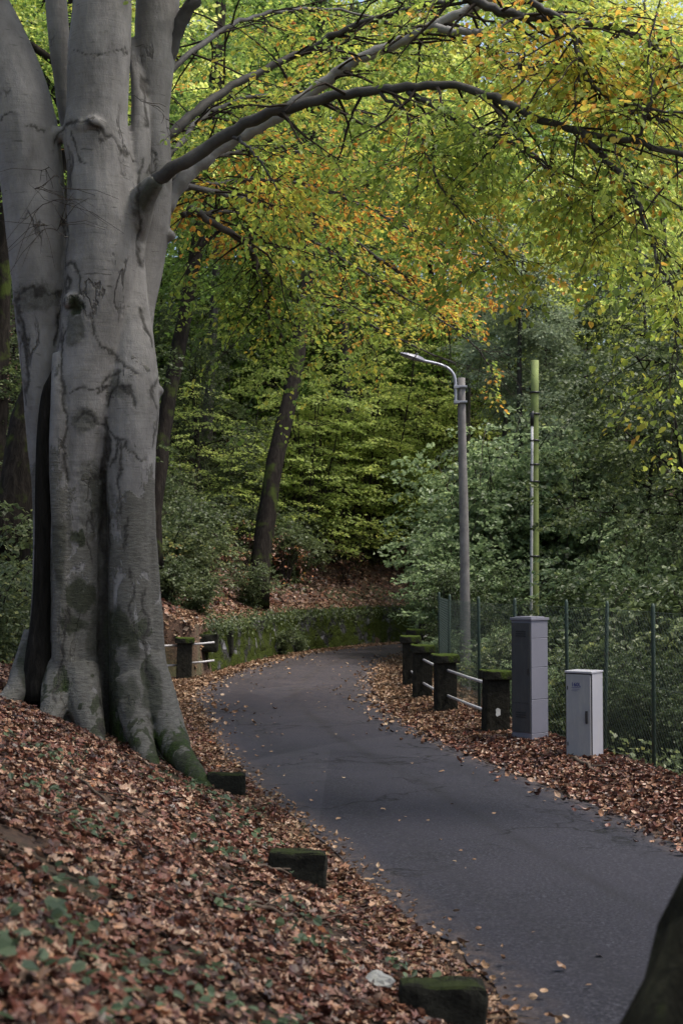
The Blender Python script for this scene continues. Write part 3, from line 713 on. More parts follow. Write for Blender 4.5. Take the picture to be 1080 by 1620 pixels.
# bark ridges along the junctions
px_tube(g, [(95, 560, 10, -.15), (98, 640, 16, -.2), (96, 740, 17, -.2), (98, 850, 16, -.2), (100, 960, 18, -.22), (104, 1080, 26, -.2), (106, 1170, 34, -.2)], sides=12)
px_tube(g, [(240, 700, 8, 0), (238, 820, 11, 0), (240, 940, 15, 0), (243, 1040, 19, -.05), (252, 1120, 24, -.1), (262, 1170, 24, -.2)], sides=12)
# roots
px_tube(g, [(238, 1040, 22, -.1), (252, 1110, 27, -.25), (270, 1165, 25, -.45), (288, 1198, 20, -.75), (308, 1226, 14, -1.1), (335, 1256, 8, -1.4), (360, 1290, 4, -1.6)], sides=14)
px_tube(g, [(206, 1080, 32, -.2), (218, 1150, 22, -.5), (232, 1195, 14, -.8), (250, 1225, 8, -1.05)], sides=12)
px_tube(g, [(122, 1060, 36, -.15), (138, 1130, 27, -.4), (150, 1170, 18, -.6), (160, 1195, 10, -.8)], sides=12)
px_tube(g, [(100, 1060, 34, -.1), (84, 1120, 24, -.45), (72, 1155, 15, -.75), (66, 1180, 8, -1.0)], sides=12)
px_tube(g, [(66, 1000, 30, .1), (48, 1060, 34, 0), (22, 1100, 24, -.25), (-10, 1125, 14, -.5), (-50, 1150, 7, -.7)], sides=12)
px_tube(g, [(70, 1040, 36, .6), (50, 1100, 30, 1.0), (20, 1120, 18, 1.5)], sides=12)
me = g.mesh('beech_raw', M['beech_bark'])
tmp = bpy.data.objects.new('tmp', me); COL.objects.link(tmp)
md = tmp.modifiers.new('r', 'REMESH'); md.mode = 'VOXEL'; md.voxel_size = .019
ms = tmp.modifiers.new('s', 'SMOOTH'); ms.factor = .5; ms.iterations = 4
dg = bpy.context.evaluated_depsgraph_get(); ev = tmp.evaluated_get(dg)
tm = bpy.data.meshes.new_from_object(ev)
bpy.data.objects.remove(tmp)
nv = len(tm.vertices); co = np.empty(nv * 3, np.float32); tm.vertices.foreach_get('co', co); co = co.reshape(-1, 3)
no = np.empty(nv * 3, np.float32); tm.vertices.foreach_get('normal', no); no = no.reshape(-1, 3)
def fsum(c, sx, sz, k, seed):
    r = np.random.default_rng(seed); out = np.zeros(len(c))
    for _ in range(k):
        w = r.normal(0, 1, 3) * np.array([sx, sx, sz]); out += np.sin(c @ w + r.uniform(0, 6.28) + 1.5 * np.sin(c @ (w[[1, 2, 0]] * .6)))
    return out / math.sqrt(k / 2)
low = np.clip((2.6 - co[:, 2]) / 2.4, 0, 1)
disp = .010 * fsum(co, 2.2, .9, 6, 1) + (.002 + .007 * low) * fsum(co, 8, 3.0, 8, 2) + .0006 * fsum(co, 4, 34, 8, 3) + .002 * low * fsum(co, 30, 20, 10, 4)
# scars, cracks, knot holes and damp patches of this trunk, plus painted groove shade
rel = co.astype(float) - np.array([0, 0, CAMZ]); fw = rel[:, 1] * math.cos(TH) + rel[:, 2] * math.sin(TH); upc = -rel[:, 1] * math.sin(TH) + rel[:, 2] * math.cos(TH)
PX = 540 + F * rel[:, 0] / fw; PY = 810 - F * upc / fw
front = np.clip((-(no * nrm(rel)).sum(1)) * 3, 0, 1)
wx = PX + 3.0 * fsum(co, 14, 14, 6, 5) + 1.2 * fsum(co, 45, 45, 6, 7); wy = PY + 3.0 * fsum(co, 14, 14, 6, 6) + 1.2 * fsum(co, 45, 45, 6, 8)
def pdist(pl):
    b = np.full(len(co), 1e9)
    for (ax, ay), (bx, by) in zip(pl[:-1], pl[1:]):
        dx, dy = bx - ax, by - ay; t = np.clip(((wx - ax) * dx + (wy - ay) * dy) / (dx * dx + dy * dy), 0, 1); b = np.minimum(b, np.hypot(wx - ax - t * dx, wy - ay - t * dy))
    return b
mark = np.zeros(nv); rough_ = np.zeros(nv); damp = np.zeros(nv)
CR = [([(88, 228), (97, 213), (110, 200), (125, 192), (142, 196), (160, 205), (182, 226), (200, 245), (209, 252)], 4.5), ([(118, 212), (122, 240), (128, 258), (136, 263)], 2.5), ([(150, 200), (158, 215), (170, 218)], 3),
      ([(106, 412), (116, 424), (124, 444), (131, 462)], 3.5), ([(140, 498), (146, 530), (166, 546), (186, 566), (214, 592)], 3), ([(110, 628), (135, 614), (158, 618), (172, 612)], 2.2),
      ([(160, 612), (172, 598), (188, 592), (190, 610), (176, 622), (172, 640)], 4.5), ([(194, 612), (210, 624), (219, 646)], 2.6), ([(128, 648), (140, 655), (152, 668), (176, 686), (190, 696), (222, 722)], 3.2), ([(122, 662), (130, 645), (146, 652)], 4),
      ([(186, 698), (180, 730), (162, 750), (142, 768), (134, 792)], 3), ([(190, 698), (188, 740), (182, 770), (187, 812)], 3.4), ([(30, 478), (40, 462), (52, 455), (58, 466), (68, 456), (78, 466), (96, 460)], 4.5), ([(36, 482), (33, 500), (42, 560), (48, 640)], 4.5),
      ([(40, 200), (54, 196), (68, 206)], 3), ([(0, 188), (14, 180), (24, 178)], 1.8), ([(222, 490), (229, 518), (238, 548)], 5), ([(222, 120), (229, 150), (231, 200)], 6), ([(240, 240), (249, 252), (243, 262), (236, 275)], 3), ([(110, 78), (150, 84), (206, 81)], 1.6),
      ([(246, 602), (240, 628), (244, 646)], 4), ([(253, 640), (247, 665), (245, 700)], 3.5), ([(166, 660), (165, 760), (165, 900), (164, 1000), (166, 1160)], 8), ([(205, 820), (200, 850), (204, 872)], 2), ([(150, 810), (142, 850), (148, 890)], 2.5),  # the long vertical line paints shade into the groove between the stems
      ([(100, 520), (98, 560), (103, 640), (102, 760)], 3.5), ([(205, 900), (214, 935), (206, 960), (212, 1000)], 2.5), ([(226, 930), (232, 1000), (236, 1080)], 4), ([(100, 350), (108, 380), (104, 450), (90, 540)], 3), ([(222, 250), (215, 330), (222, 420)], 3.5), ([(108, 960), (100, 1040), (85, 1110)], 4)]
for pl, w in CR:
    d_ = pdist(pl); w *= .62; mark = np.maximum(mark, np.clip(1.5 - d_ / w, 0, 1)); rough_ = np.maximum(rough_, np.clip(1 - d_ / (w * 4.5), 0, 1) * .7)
    disp -= .006 * np.clip(1.1 - d_ / (w * 1.2), 0, 1) * front; disp += .0015 * np.exp(-((d_ - w * 2.2) / (w * 1.1)) ** 2) * front
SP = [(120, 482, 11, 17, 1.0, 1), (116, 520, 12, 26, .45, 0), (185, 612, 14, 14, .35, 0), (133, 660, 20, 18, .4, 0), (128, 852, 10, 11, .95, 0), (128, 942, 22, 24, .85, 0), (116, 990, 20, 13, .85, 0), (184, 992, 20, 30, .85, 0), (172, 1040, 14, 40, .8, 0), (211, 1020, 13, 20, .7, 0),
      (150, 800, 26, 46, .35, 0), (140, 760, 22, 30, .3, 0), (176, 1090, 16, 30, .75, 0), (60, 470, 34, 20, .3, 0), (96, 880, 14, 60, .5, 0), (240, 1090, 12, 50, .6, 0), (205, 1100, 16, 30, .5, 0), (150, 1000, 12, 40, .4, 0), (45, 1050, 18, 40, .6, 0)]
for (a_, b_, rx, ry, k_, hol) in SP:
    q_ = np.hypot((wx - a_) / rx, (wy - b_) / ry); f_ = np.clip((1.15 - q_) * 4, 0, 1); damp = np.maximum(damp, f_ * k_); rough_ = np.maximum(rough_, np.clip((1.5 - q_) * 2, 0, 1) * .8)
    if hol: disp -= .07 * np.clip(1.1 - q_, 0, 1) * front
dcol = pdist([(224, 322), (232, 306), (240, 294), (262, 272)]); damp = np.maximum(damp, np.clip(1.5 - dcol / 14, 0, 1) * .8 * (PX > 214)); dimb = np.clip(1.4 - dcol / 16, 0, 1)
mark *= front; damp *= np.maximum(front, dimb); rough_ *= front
disp += rough_ * .0035 * fsum(co, 22, 30, 10, 9)
co += (no * disp[:, None]).astype(np.float32)
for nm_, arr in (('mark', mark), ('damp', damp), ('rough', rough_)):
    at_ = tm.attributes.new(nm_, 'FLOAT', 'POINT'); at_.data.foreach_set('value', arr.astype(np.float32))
bx0, by0 = P(160, 1170, BD)[:2]
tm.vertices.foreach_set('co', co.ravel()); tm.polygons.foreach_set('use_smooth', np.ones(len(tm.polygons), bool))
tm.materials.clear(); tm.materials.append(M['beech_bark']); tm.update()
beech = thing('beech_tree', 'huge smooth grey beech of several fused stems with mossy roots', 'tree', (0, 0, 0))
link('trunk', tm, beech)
# black strip between the left stem and the main trunk
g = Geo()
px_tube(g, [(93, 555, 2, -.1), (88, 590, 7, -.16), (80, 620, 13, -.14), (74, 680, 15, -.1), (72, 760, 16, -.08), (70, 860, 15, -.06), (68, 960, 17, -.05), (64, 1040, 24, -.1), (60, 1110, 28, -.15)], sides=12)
gm = g.mesh('dark_strip', M['strip_black'], True)
tag(link('dark_strip', gm, beech), 'black strip down the left side of the trunk')

THIN = .42
def unproj(v):
    v = np.asarray(v) - np.array([0, 0, CAMZ]); fw = v[1] * math.cos(TH) + v[2] * math.sin(TH); up = -v[1] * math.sin(TH) + v[2] * math.cos(TH)
    return 540 + F * v[0] / fw, 810 - F * up / fw
MAINL = np.array([(0, -900), (229, -900), (230, 300), (268, 268), (330, 232), (400, 190), (450, 171), (530, 152), (600, 141), (680, 135), (740, 138), (790, 160), (850, 190), (930, 212), (1010, 225), (1090, 250)], float)
def in_gap(v):
    a, b_ = unproj(v)
    if v[1] < 14.6 and rng.random() < .9 and abs(b_ + 8 - np.interp(a, MAINL[:, 0], MAINL[:, 1])) < 26: return True
    if v[1] < 15.6 and 380 < a < 760 and rng.random() < .7 and abs(b_ - np.interp(a, [380, 490, 600, 700, 770], [215, 148, 80, 35, 0])) < 22: return True
    return (605 < a < 765 and 530 < b_ < 760) or (815 < a < 880 and 545 < b_ < 760) or (790 < a < 960 and b_ > 470)
def grow(parent, pix, r0, r1, mat_bark, leafm, nchild, clen, t0=.15, sides=10, leaf=.073, nleaf=22, sp_per=4, droop=.25, name='branch', bias=(0, 0, 0), label=None, tilt=.42, n=None, leaves=True, sp=(.4, .8)):
    pts = np.array([P(*p) for p in pix]); a = interp_poly(pts, n or max(16, len(pix) * 6))
    a[1:-1] += rng.normal(0, .012, a[1:-1].shape)
    rad = np.linspace(1, 0, len(a)) ** 1.6 * (r0 - r1) + r1; rad = rad * (1 + .05 * np.sin(np.arange(len(a)) * 1.7) + rng.normal(0, .02, len(a)))
    g = Geo(); g.tube(a, rad, sides)
    sp_p, sp_d, sp_L = [], [], []; tw = Geo()
    for k in range(nchild):
        t = t0 + (1 - t0) * ((k + rng.random()) / nchild); idx = min(int(t * (len(a) - 1)), len(a) - 2)
        p0 = a[idx]; dirn = nrm(a[idx + 1] - a[idx])
        ang = rng.uniform(0, 2 * math.pi)
        rd = np.array([math.cos(ang), math.sin(ang), rng.uniform(-.45, .35)])
        d = nrm(dirn * .55 + rd * .9 + np.array(bias)); L = clen * rng.uniform(.5, 1.15)
        q = [p0]; dd = d.copy(); m_ = 6
        for s in range(m_):
            dd = nrm(dd + rng.normal(0, .16, 3) + np.array([0, 0, -droop * .35])); q.append(q[-1] + dd * L / m_)
        q = np.array(q); rr = max(.005, min(rad[idx] * .45, .022))
        tw.tube(q, np.linspace(rr, .003, len(q)), 4, cap=False)
        for s in range(sp_per):
            ii = rng.integers(1, m_ + 1); e = nrm(q[ii] - q[ii - 1])
            sd_ = nrm(np.cross(e, UP)) * rng.choice([-1, 1])
            if rng.random() < THIN: continue
            sdv = nrm(e * .7 + sd_ * rng.uniform(0, 1.1) + np.array([0, 0, rng.uniform(-.4, .1)])); SL = rng.uniform(*sp)
            if in_gap(q[ii] + sdv * SL * .7) or in_gap(q[ii]): continue
            sp_p.append(q[ii]); sp_d.append(sdv); sp_L.append(SL)
            e2 = q[ii] + sdv * SL * .55; e3 = q[ii] + sdv * SL; e2[2] -= .05 * SL; e3[2] -= .25 * SL
            tw.tube([q[ii], e2, e3], [.004, .003, .002], 3, cap=False)
    b = link(name, g.mesh(name, mat_bark, True), parent)
    if label: b['label'] = label
    link('twigs', tw.mesh('twigs', M['twig']), b)
    if leaves:
        S = len(sp_p); sp_p = np.array(sp_p); sp_d = np.array(sp_d); sp_L = np.array(sp_L)
        mats_ = leafm if isinstance(leafm, list) else [(leafm, 1.0)]
        pick = rng.choice(len(mats_), S, p=[w for _, w in mats_])
        for mi, (mm, _) in enumerate(mats_):
            k = pick == mi
            if k.sum() == 0: continue
            LV = Leaves(); sprays(LV, sp_p[k], sp_d[k], sp_L[k], nleaf, leaf, droop, tilt)
            link('leaves', LV.mesh('leaves', M[mm], 'oval'), b)
    return a
BG, BO, BN = 'beech_leaf', 'beech_leaf_orange', 'beech_leaf_green'
D_, L_ = M['limb_dark'], M['limb_pale']
# the long dark limb arching over the lane
grow(beech, [(206, 372, 15.62), (214, 340, 15.45), (226, 310, 15.3), (243, 290, 15.2), (268, 268, 15.1), (330, 232, 15.0), (400, 190, 14.8), (450, 171, 14.6), (530, 152, 14.4), (600, 141, 14.2), (680, 135, 14.0), (740, 138, 13.9), (790, 160, 13.8), (850, 190, 13.6), (930, 212, 13.4), (1010, 225, 13.2), (1090, 250, 13.0), (1180, 300, 12.8)], .085, .026, D_, [(BG, .85), (BO, .15)], 34, 1.15, .3, 16, label='long dark limb arching right over the lane', bias=(0, .1, -.25), n=70)
# pale limb
grow(beech, [(262, 330, 16.2), (285, 290, 16.2), (330, 245, 16.2), (375, 218, 16.2), (430, 188, 16.1), (490, 148, 16.0), (545, 108, 15.9), (600, 80, 15.8), (650, 55, 15.7), (700, 35, 15.6), (770, 0, 15.5), (860, -50, 15.4), (980, -120, 15)], .095, .045, L_, [(BG, .85), (BO, .15)], 34, 1.3, .35, 14, label='pale grey limb rising right behind the dark one', n=70)
grow(beech, [(688, 42, 15.6), (715, 50, 15.5), (760, 52, 15.4), (800, 48, 15.3), (840, 60, 15.2), (870, 58, 15.1), (930, 30, 15)], .05, .015, L_, BG, 14, .8, .3)
# dark limbs at the top
grow(beech, [(256, 110, 16.1), (280, 50, 16.05), (300, 10, 16), (330, -30, 16), (400, -90, 16), (520, -130, 16)], .1, .05, D_, BG, 10, 1.2, .3)
grow(beech, [(250, 230, 16.3), (300, 185, 16.6), (370, 135, 17.1), (450, 95, 17.4), (500, 72, 17.4), (560, 42, 17.3), (640, 17, 17.2), (740, -10, 17), (850, -40, 17)], .06, .03, D_, [(BG, .7), (BN, .3)], 24, 1.4, .4)
grow(beech, [(640, -60, 14), (730, -10, 14), (800, 20, 14), (860, 28, 14), (930, 38, 13.8), (990, 48, 13.6), (1040, 78, 13.4), (1100, 120, 13.2)], .06, .03, D_, [(BG, .6), (BO, .4)], 30, 1.2, .1)
grow(beech, [(800, -50, 13), (830, -5, 13), (870, 20, 13), (900, 38, 13), (925, 120, 13), (955, 150, 13.2), (1000, 175, 13.4), (1060, 195, 13.5)], .035, .02, D_, [(BG, .5), (BO, .5)], 24, 1.0, .1)
# hanging branches right
grow(beech, [(925, 212, 13.4), (945, 240, 13.3), (975, 272, 13.2), (1000, 300, 13.1), (1018, 345, 13.0), (1030, 390, 13), (1050, 430, 12.9), (1066, 480, 12.9), (1070, 535, 12.8), (1066, 600, 12.8)], .035, .008, D_, BG, 34, .75, .05, 8, bias=(0, 0, -.1))
grow(beech, [(645, 145, 14.1), (680, 165, 14), (720, 186, 13.9), (760, 205, 13.8), (800, 222, 13.7), (860, 260, 13.6), (920, 290, 13.5), (960, 330, 13.4)], .028, .008, D_, BG, 36, .9, .1, 8)
grow(beech, [(600, 145, 14.2), (640, 180, 14.1), (670, 230, 14), (700, 300, 13.9), (740, 350, 13.8), (790, 400, 13.7), (830, 420, 13.7)], .02, .006, D_, BG, 26, .7, .1, 8)
grow(beech, [(780, 155, 13.9), (800, 200, 15), (850, 250, 16), (900, 310, 17), (960, 360, 17.5), (1040, 420, 18)], .03, .01, D_, [(BG, .9), (BN, .1)], 30, 1.0, .1, 8)
grow(beech, [(368, 215, 14.9), (392, 232, 14.7), (415, 262, 14.6), (437, 300, 14.6), (445, 330, 14.6)], .022, .006, D_, BG, 8, .5, .2, 8)
grow(beech, [(1000, 225, 13.2), (1020, 190, 13), (1030, 130, 12.9), (1025, 70, 12.9), (1040, 20, 12.9)], .02, .008, D_, [(BG, .5), (BO, .5)], 16, .8, .1, 8)
grow(beech, [(800, 100, 14.5), (850, 110, 14), (900, 118, 13.6), (960, 150, 13.3), (1020, 170, 13), (1090, 180, 12.8)], .03, .012, D_, [(BG, .35), (BO, .65)], 26, 1.0, .05, 8)
# lower layered limbs behind, orange-gold band falling to the right
grow(beech, [(270, 292, 16.4), (330, 300, 17), (400, 318, 18), (450, 340, 19), (500, 385, 20), (560, 420, 21), (640, 470, 22), (720, 520, 22.5)], .04, .012, D_, [(BG, .35), (BO, .65)], 50, 1.6, .1, 10, nleaf=24, label='dark limb dropping right below the main one')
grow(beech, [(270, 300, 16.5), (350, 290, 18), (440, 285, 19.5), (540, 310, 21), (640, 360, 22.5), (740, 400, 23.5), (820, 420, 24)], .04, .012, D_, [(BG, .3), (BO, .7)], 60, 1.8, .1, 10, nleaf=26)
grow(beech, [(270, 285, 16.5), (330, 250, 18), (420, 235, 20), (540, 250, 22), (660, 270, 23), (780, 300, 24), (900, 330, 25)], .04, .012, D_, [(BG, .55), (BO, .45)], 60, 1.9, .1, 10, nleaf=26)
grow(beech, [(265, 250, 16.8), (330, 180, 19), (420, 150, 21), (540, 170, 23), (680, 200, 24.5), (820, 210, 26)], .04, .012, D_, [(BG, .85), (BO, .15)], 60, 2.0, .1, 10, nleaf=26)
grow(beech, [(300, 330, 17), (380, 380, 18), (420, 430, 19), (480, 470, 20), (560, 500, 21), (640, 540, 22), (720, 575, 23)], .05, .012, D_, [(BG, .8), (BN, .2)], 50, 1.5, .1, 10, nleaf=24)
grow(beech, [(290, 340, 17), (380, 340, 18.5), (400, 400, 19), (412, 470, 19.5), (450, 540, 20)], .04, .012, D_, [(BG, .5), (BN, .5)], 30, 1.3, .1, 8, nleaf=24)
grow(beech, [(560, 380, 22), (640, 440, 23), (700, 500, 23.5), (760, 560, 24), (790, 610, 24.5)], .035, .01, D_, [(BG, .4), (BO, .6)], 34, 1.2, .1, 8, nleaf=24)
grow(beech, [(255, 130, 17), (330, 60, 18), (430, 20, 20), (560, 20, 22), (700, 60, 23), (850, 90, 24), (1000, 110, 25)], .04, .012, D_, [(BG, .9), (BO, .1)], 60, 2.1, .05, 10, nleaf=26)
# the rest of the crown, unseen, added above the frame to shade the lane
LV = Leaves(); cg = Geo(); S_ = 3000
cx_ = rng.uniform(-9, 8, S_); cy_2 = rng.uniform(0, 21, S_); cz_ = 2.2 + .42 * cy_2 + 1.2 + rng.uniform(0, 1, S_) ** .8 * np.maximum(2.5, 13 - (2.2 + .42 * cy_2))
pc_ = np.stack([cx_, cy_2, cz_], -1); pc_ = pc_[(cy_2 < 9) | (cx_ < .5) & (cy_2 < 19) | (cz_ > 11.5) & (rng.random(S_) < .7)]; S_ = len(pc_); dd_ = nrm(pc_ - np.array([-2.6, 15.5, 8])); sprays(LV, pc_, dd_, rng.uniform(.7, 1.3, S_), 28, .11, .25, .5)
link('crown', LV.mesh('crown', M['beech_leaf'], 'diamond'), beech)
for k in range(22):
    e = pc_[rng.integers(0, S_)]; st = P(165 if k % 2 else 262, -300 - 15 * k, 15.6 if k % 2 else 16.4)
    q = interp_poly([st, (st + e) / 2 + [0, 0, .8], e], 12); cg.tube(q, np.linspace(.09, .015, 12), 6)
link('upper_limbs', cg.mesh('upper_limbs', M['grey_bark'], True), beech)
# bare twigs on the left stem and little sprouts on the trunk
for pts_ in ([(106, 345, 15.0), (98, 300, 14.95), (88, 270, 14.95), (70, 255, 14.95)], [(106, 350, 15.0), (85, 325, 14.9), (62, 305, 14.9), (45, 283, 14.9)], [(108, 375, 15.0), (88, 362, 14.9), (66, 352, 14.9)]):
    grow(beech, pts_, .008, .002, M['limb_dark'], BG, 4, .25, .3, 5, leaves=False, name='dead_twig', n=10)
grow(beech, [(205, 150, 15.1), (240, 165, 14.8), (262, 185, 14.7), (268, 215, 14.6)], .006, .002, M['limb_dark'], BG, 5, .25, .3, 5, nleaf=5, sp_per=1, leaf=.06, sp=(.15, .25), n=10)

# ------------------------------------------------------------------ the other trees
def tree_meshes(seed, H, Rc, cb, leaf, nsp, nleaf, r, lm, bark='dark_bark', lean=0.0, droop=.3, nl=16, tilt=.55, spl=(.7, 1.5), tpl='diamond', profile='round'):
    global rng
    keep = rng; rng = np.random.default_rng(seed)
    ts = np.linspace(0, 1, 12); tr = np.stack([lean * ts ** 1.3 * H + .25 * np.sin(ts * 5 + seed), .25 * np.cos(ts * 4 + seed * 2) - .25 * math.cos(seed * 2), -.9 + ts * (H * .92 + .9)], -1)
    tr[:, 0] -= .25 * math.sin(seed)
    g = Geo(); g.tube(tr, r * (1 - ts * .85) * (1 + .35 * np.exp(-ts * 14)), 12, rough=.04)
    sp_p, sp_d = [], []
    for k in range(nl):
        h = cb + (1 - cb) * .92 * (k + rng.random()) / nl; f = h
        p0 = np.array([np.interp(f * H, tr[:, 2], tr[:, c]) for c in range(3)])
        a = k * 2.4 + rng.normal(0, .4); rel = (h - cb) / (1 - cb)
        LR = Rc * ((.55 + .9 * math.sin(math.pi * min(1, rel * .85 + .12))) if profile == 'round' else (1.15 - rel)) * rng.uniform(.65, 1.1) * .8
        d = np.array([math.cos(a), math.sin(a), rng.uniform(.05, .6) if profile == 'round' else rng.uniform(-.15, .25)]); d = nrm(d); q = [p0]; m_ = 6
        for s in range(m_):
            d = nrm(d + rng.normal(0, .15, 3) + np.array([0, 0, -.02 if s < 4 else -.12])); q.append(q[-1] + d * LR / m_)
        q = np.array(q); rr = r * .32 * (1 - rel * .6)
        g.tube(q, np.linspace(rr, .015, len(q)), 6, cap=False)
        for s in range(nsp // nl):
            tt = rng.uniform(.15, 1.0) ** .7 * m_; ii = min(int(tt), m_ - 1); pp = q[ii] + (q[ii + 1] - q[ii]) * (tt - ii)
            off = rng.normal(0, 1, 3) * np.array([.55, .55, .35]) * (LR * .22 + .3)
            pp2 = pp + off; sp_p.append(pp2); sp_d.append(nrm(off * .5 + d * np.array([1, 1, 0]) * .6 + rng.normal(0, .3, 3)))
            if s % 3 == 0: g.tube([pp, (pp + pp2) / 2 + np.array([0, 0, .06]), pp2], [.02, .012, .006], 3, cap=False)
    LV = Leaves(); sp_p = np.array(sp_p); sp_d = np.array(sp_d)
    sprays(LV, sp_p, sp_d, rng.uniform(spl[0], spl[1], len(sp_p)), nleaf, leaf, droop, tilt, .6)
    tm_ = g.mesh('trunk', M[bark], True); cm_ = LV.mesh('crown', M[lm], tpl); rng = keep
    return tm_, cm_
def put_tree(name, meshes, loc, rz, s, label, group=None, cat='tree', stretch=1.0, tilt=(0, 0)):
    o = thing(name, label, cat, loc, rz, group); o.scale = (s, s, s * stretch); o.rotation_euler = (tilt[0], tilt[1], rz)
    link('trunk' if cat == 'tree' else 'stem', meshes[0], o); link('crown' if cat == 'tree' else 'foliage', meshes[1], o)
    return o
VA = {
 'yellow': [tree_meshes(11, 17, 5.0, .3, .15, 330, 60, .24, 'far_yellow'), tree_meshes(12, 19, 5.5, .35, .15, 350, 60, .27, 'far_yellow', 'grey_bark')],
 'green': [tree_meshes(21, 16, 5.0, .45, .14, 230, 60, .25, 'far_green'), tree_meshes(22, 18, 5.2, .5, .15, 230, 60, .26, 'far_green', 'grey_bark')],
 'bushy': [tree_meshes(25, 9, 4.2, .04, .14, 330, 50, .14, 'far_green'), tree_meshes(26, 8, 3.8, .04, .14, 300, 50, .13, 'sapling_leaf')],
 'dark': [tree_meshes(31, 11, 3.6, .08, .1, 560, 64, .18, 'far_dark', spl=(.5, 1.0), tilt=.8), tree_meshes(32, 9, 3.2, .05, .1, 500, 60, .15, 'far_dark', spl=(.5, 1.0), tilt=.8)],
 'grey': [tree_meshes(41, 13, 2.8, .1, .09, 560, 64, .16, 'far_grey', 'grey_bark', profile='cone', tilt=.8, spl=(.5, 1.1))],
}
LB = {'yellow': ('autumn_tree', 'tall tree with bright yellow-green leaves high in the wood', 'yellow-green trees on the slope behind'),
      'green': ('woodland_tree', 'tall green leafy tree in the dense wood behind the lane', 'green trees on the slope behind'),
      'bushy': ('young_tree', 'low bushy young tree leafy down to the ground, high on the slope', 'young trees along the top of the slope'),
      'dark': ('evergreen_tree', 'dark small-leaved evergreen thick with foliage, behind the fence or uphill', 'dark evergreens in the wood'),
      'grey': ('silvery_tree', 'feathery grey-green tree rising behind the tall pole', 'grey-green feathery trees')}
def bg_tree(kind, i, px, d, s=1.0, rz=None, lean=0, stretch=1.0):
    x = (px - 540) / F * d; mm = VA[kind][i % len(VA[kind])]; nm, lb, gp = LB[kind]
    put_tree(nm, mm, (x, d, hz(x, d) - .1), rz if rz is not None else random.uniform(0, 6.28), s, lb, gp, stretch=stretch, tilt=(0, R(lean)))
rows = [
 # kind, px, d, scale
 ('green', -60, 40), ('yellow', 60, 52), ('green', 180, 47, ), ('green', 330, 50), ('yellow', 450, 58), ('green', 575, 54), ('yellow', 690, 60), ('green', 800, 66),
 ('yellow', 900, 58), ('green', 1010, 62), ('yellow', 1130, 60), ('green', 20, 66), ('yellow', 160, 70), ('yellow', 300, 68), ('green', 420, 72), ('yellow', 560, 72), ('yellow', 660, 78), ('yellow', 780, 80),
 ('yellow', 880, 76), ('yellow', 980, 80), ('yellow', 1090, 78), ('green', 1180, 66), ('green', 100, 86), ('yellow', 260, 90), ('green', 400, 92), ('yellow', 540, 94), ('yellow', 680, 98), ('yellow', 820, 100), ('yellow', 960, 100), ('yellow', 1100, 98), ('green', -60, 80), ('green', 600, 64), ('yellow', 640, 68), ('green', 720, 66), ('green', 300, 60), ('yellow', 500, 64), ('green', 290, 64), ('yellow', 250, 62), ('yellow', 345, 66), ('green', 400, 66), ('yellow', 210, 66), ('yellow', 1010, 72), ('yellow', 1090, 70), ('yellow', 1150, 74),
]
for k, rw in enumerate(rows): bg_tree(rw[0], k, rw[1] + random.uniform(-20, 20), rw[2], random.uniform(.85, 1.15) * (1.3 if rw[2] > 69 else 1.0), lean=random.uniform(-6, 6))
for k, (kd, px, d, s) in enumerate([('dark', 1010, 37, .95), ('dark', 1060, 30, 1.0), ('dark', 1140, 34, 1.1), ('grey', 890, 43, 1.0), ('dark', 1030, 42, 1.2), ('grey', 850, 42, 1.1), ('grey', 800, 47, 1.0), ('green', 750, 52, .9), ('yellow', 990, 50, .85), ('yellow', 1070, 46, .85), ('green', 930, 54, .95), ('grey', 905, 50, 1.2),
                                    ('dark', 300, 46, .7), ('dark', 40, 36, .8), ('dark', -30, 30, .9), ('dark', 350, 60, .9)]):
    bg_tree(kd, k, px, d, s)
for k, (px, d) in enumerate([(235, 56), (285, 60), (335, 57), (385, 61), (430, 58), (475, 62), (525, 59), (575, 63), (625, 60), (675, 64), (725, 62), (260, 66), (360, 68), (450, 67), (550, 69), (650, 70)]):
    bg_tree('bushy', k, px, d, random.uniform(.8, 1.15))
# individually recognisable trunks
def lone_tree(name, pix, r0, r1, label, bark, lm, crown_at, cr, nsp, leaf=.13, flare=1.5):
    o = thing(name, label, 'tree', (0, 0, 0))
    pts = np.array([P(*p) for p in pix]); a = interp_poly(pts, 26); a[2:] += rng.normal(0, .02, a[2:].shape)
    ts = np.linspace(0, 1, 26); rad = (r0 + (r1 - r0) * ts) * (1 + (flare - 1) * np.exp(-ts * 16))
    base = a[0].copy(); base[2] = hz(base[0], base[1])
    a -= base; g = Geo(); g.tube(a, rad, 16, rough=.05)
    ce = P(*crown_at) - base; sp_p, sp_d = [], []
    for k in range(12):
        st = a[rng.integers(15, 26)]; tgt = ce + rng.normal(0, 1, 3) * np.array([1, 1, .5]) * cr * .6
        mid = (st + tgt) / 2 + np.array([0, 0, .4]); q = interp_poly([st, mid, tgt], 8); g.tube(q, np.linspace(r1 * .5, .02, 8), 6, cap=False)
        for s in range(nsp // 12):
            pp = q[rng.integers(2, 8)] + rng.normal(0, cr * .22, 3); sp_p.append(pp); sp_d.append(nrm(rng.normal(0, 1, 3) * np.array([1, 1, .3])))
    o.location = base
    link('trunk', g.mesh('trunk', M[bark], True), o)
    LV = Leaves(); sprays(LV, np.array(sp_p), np.array(sp_d), rng.uniform(.6, 1.3, len(sp_p)), 50, leaf, .3, .5, .6)
    link('crown', LV.mesh('crown', M[lm], 'diamond'), o)
    return o
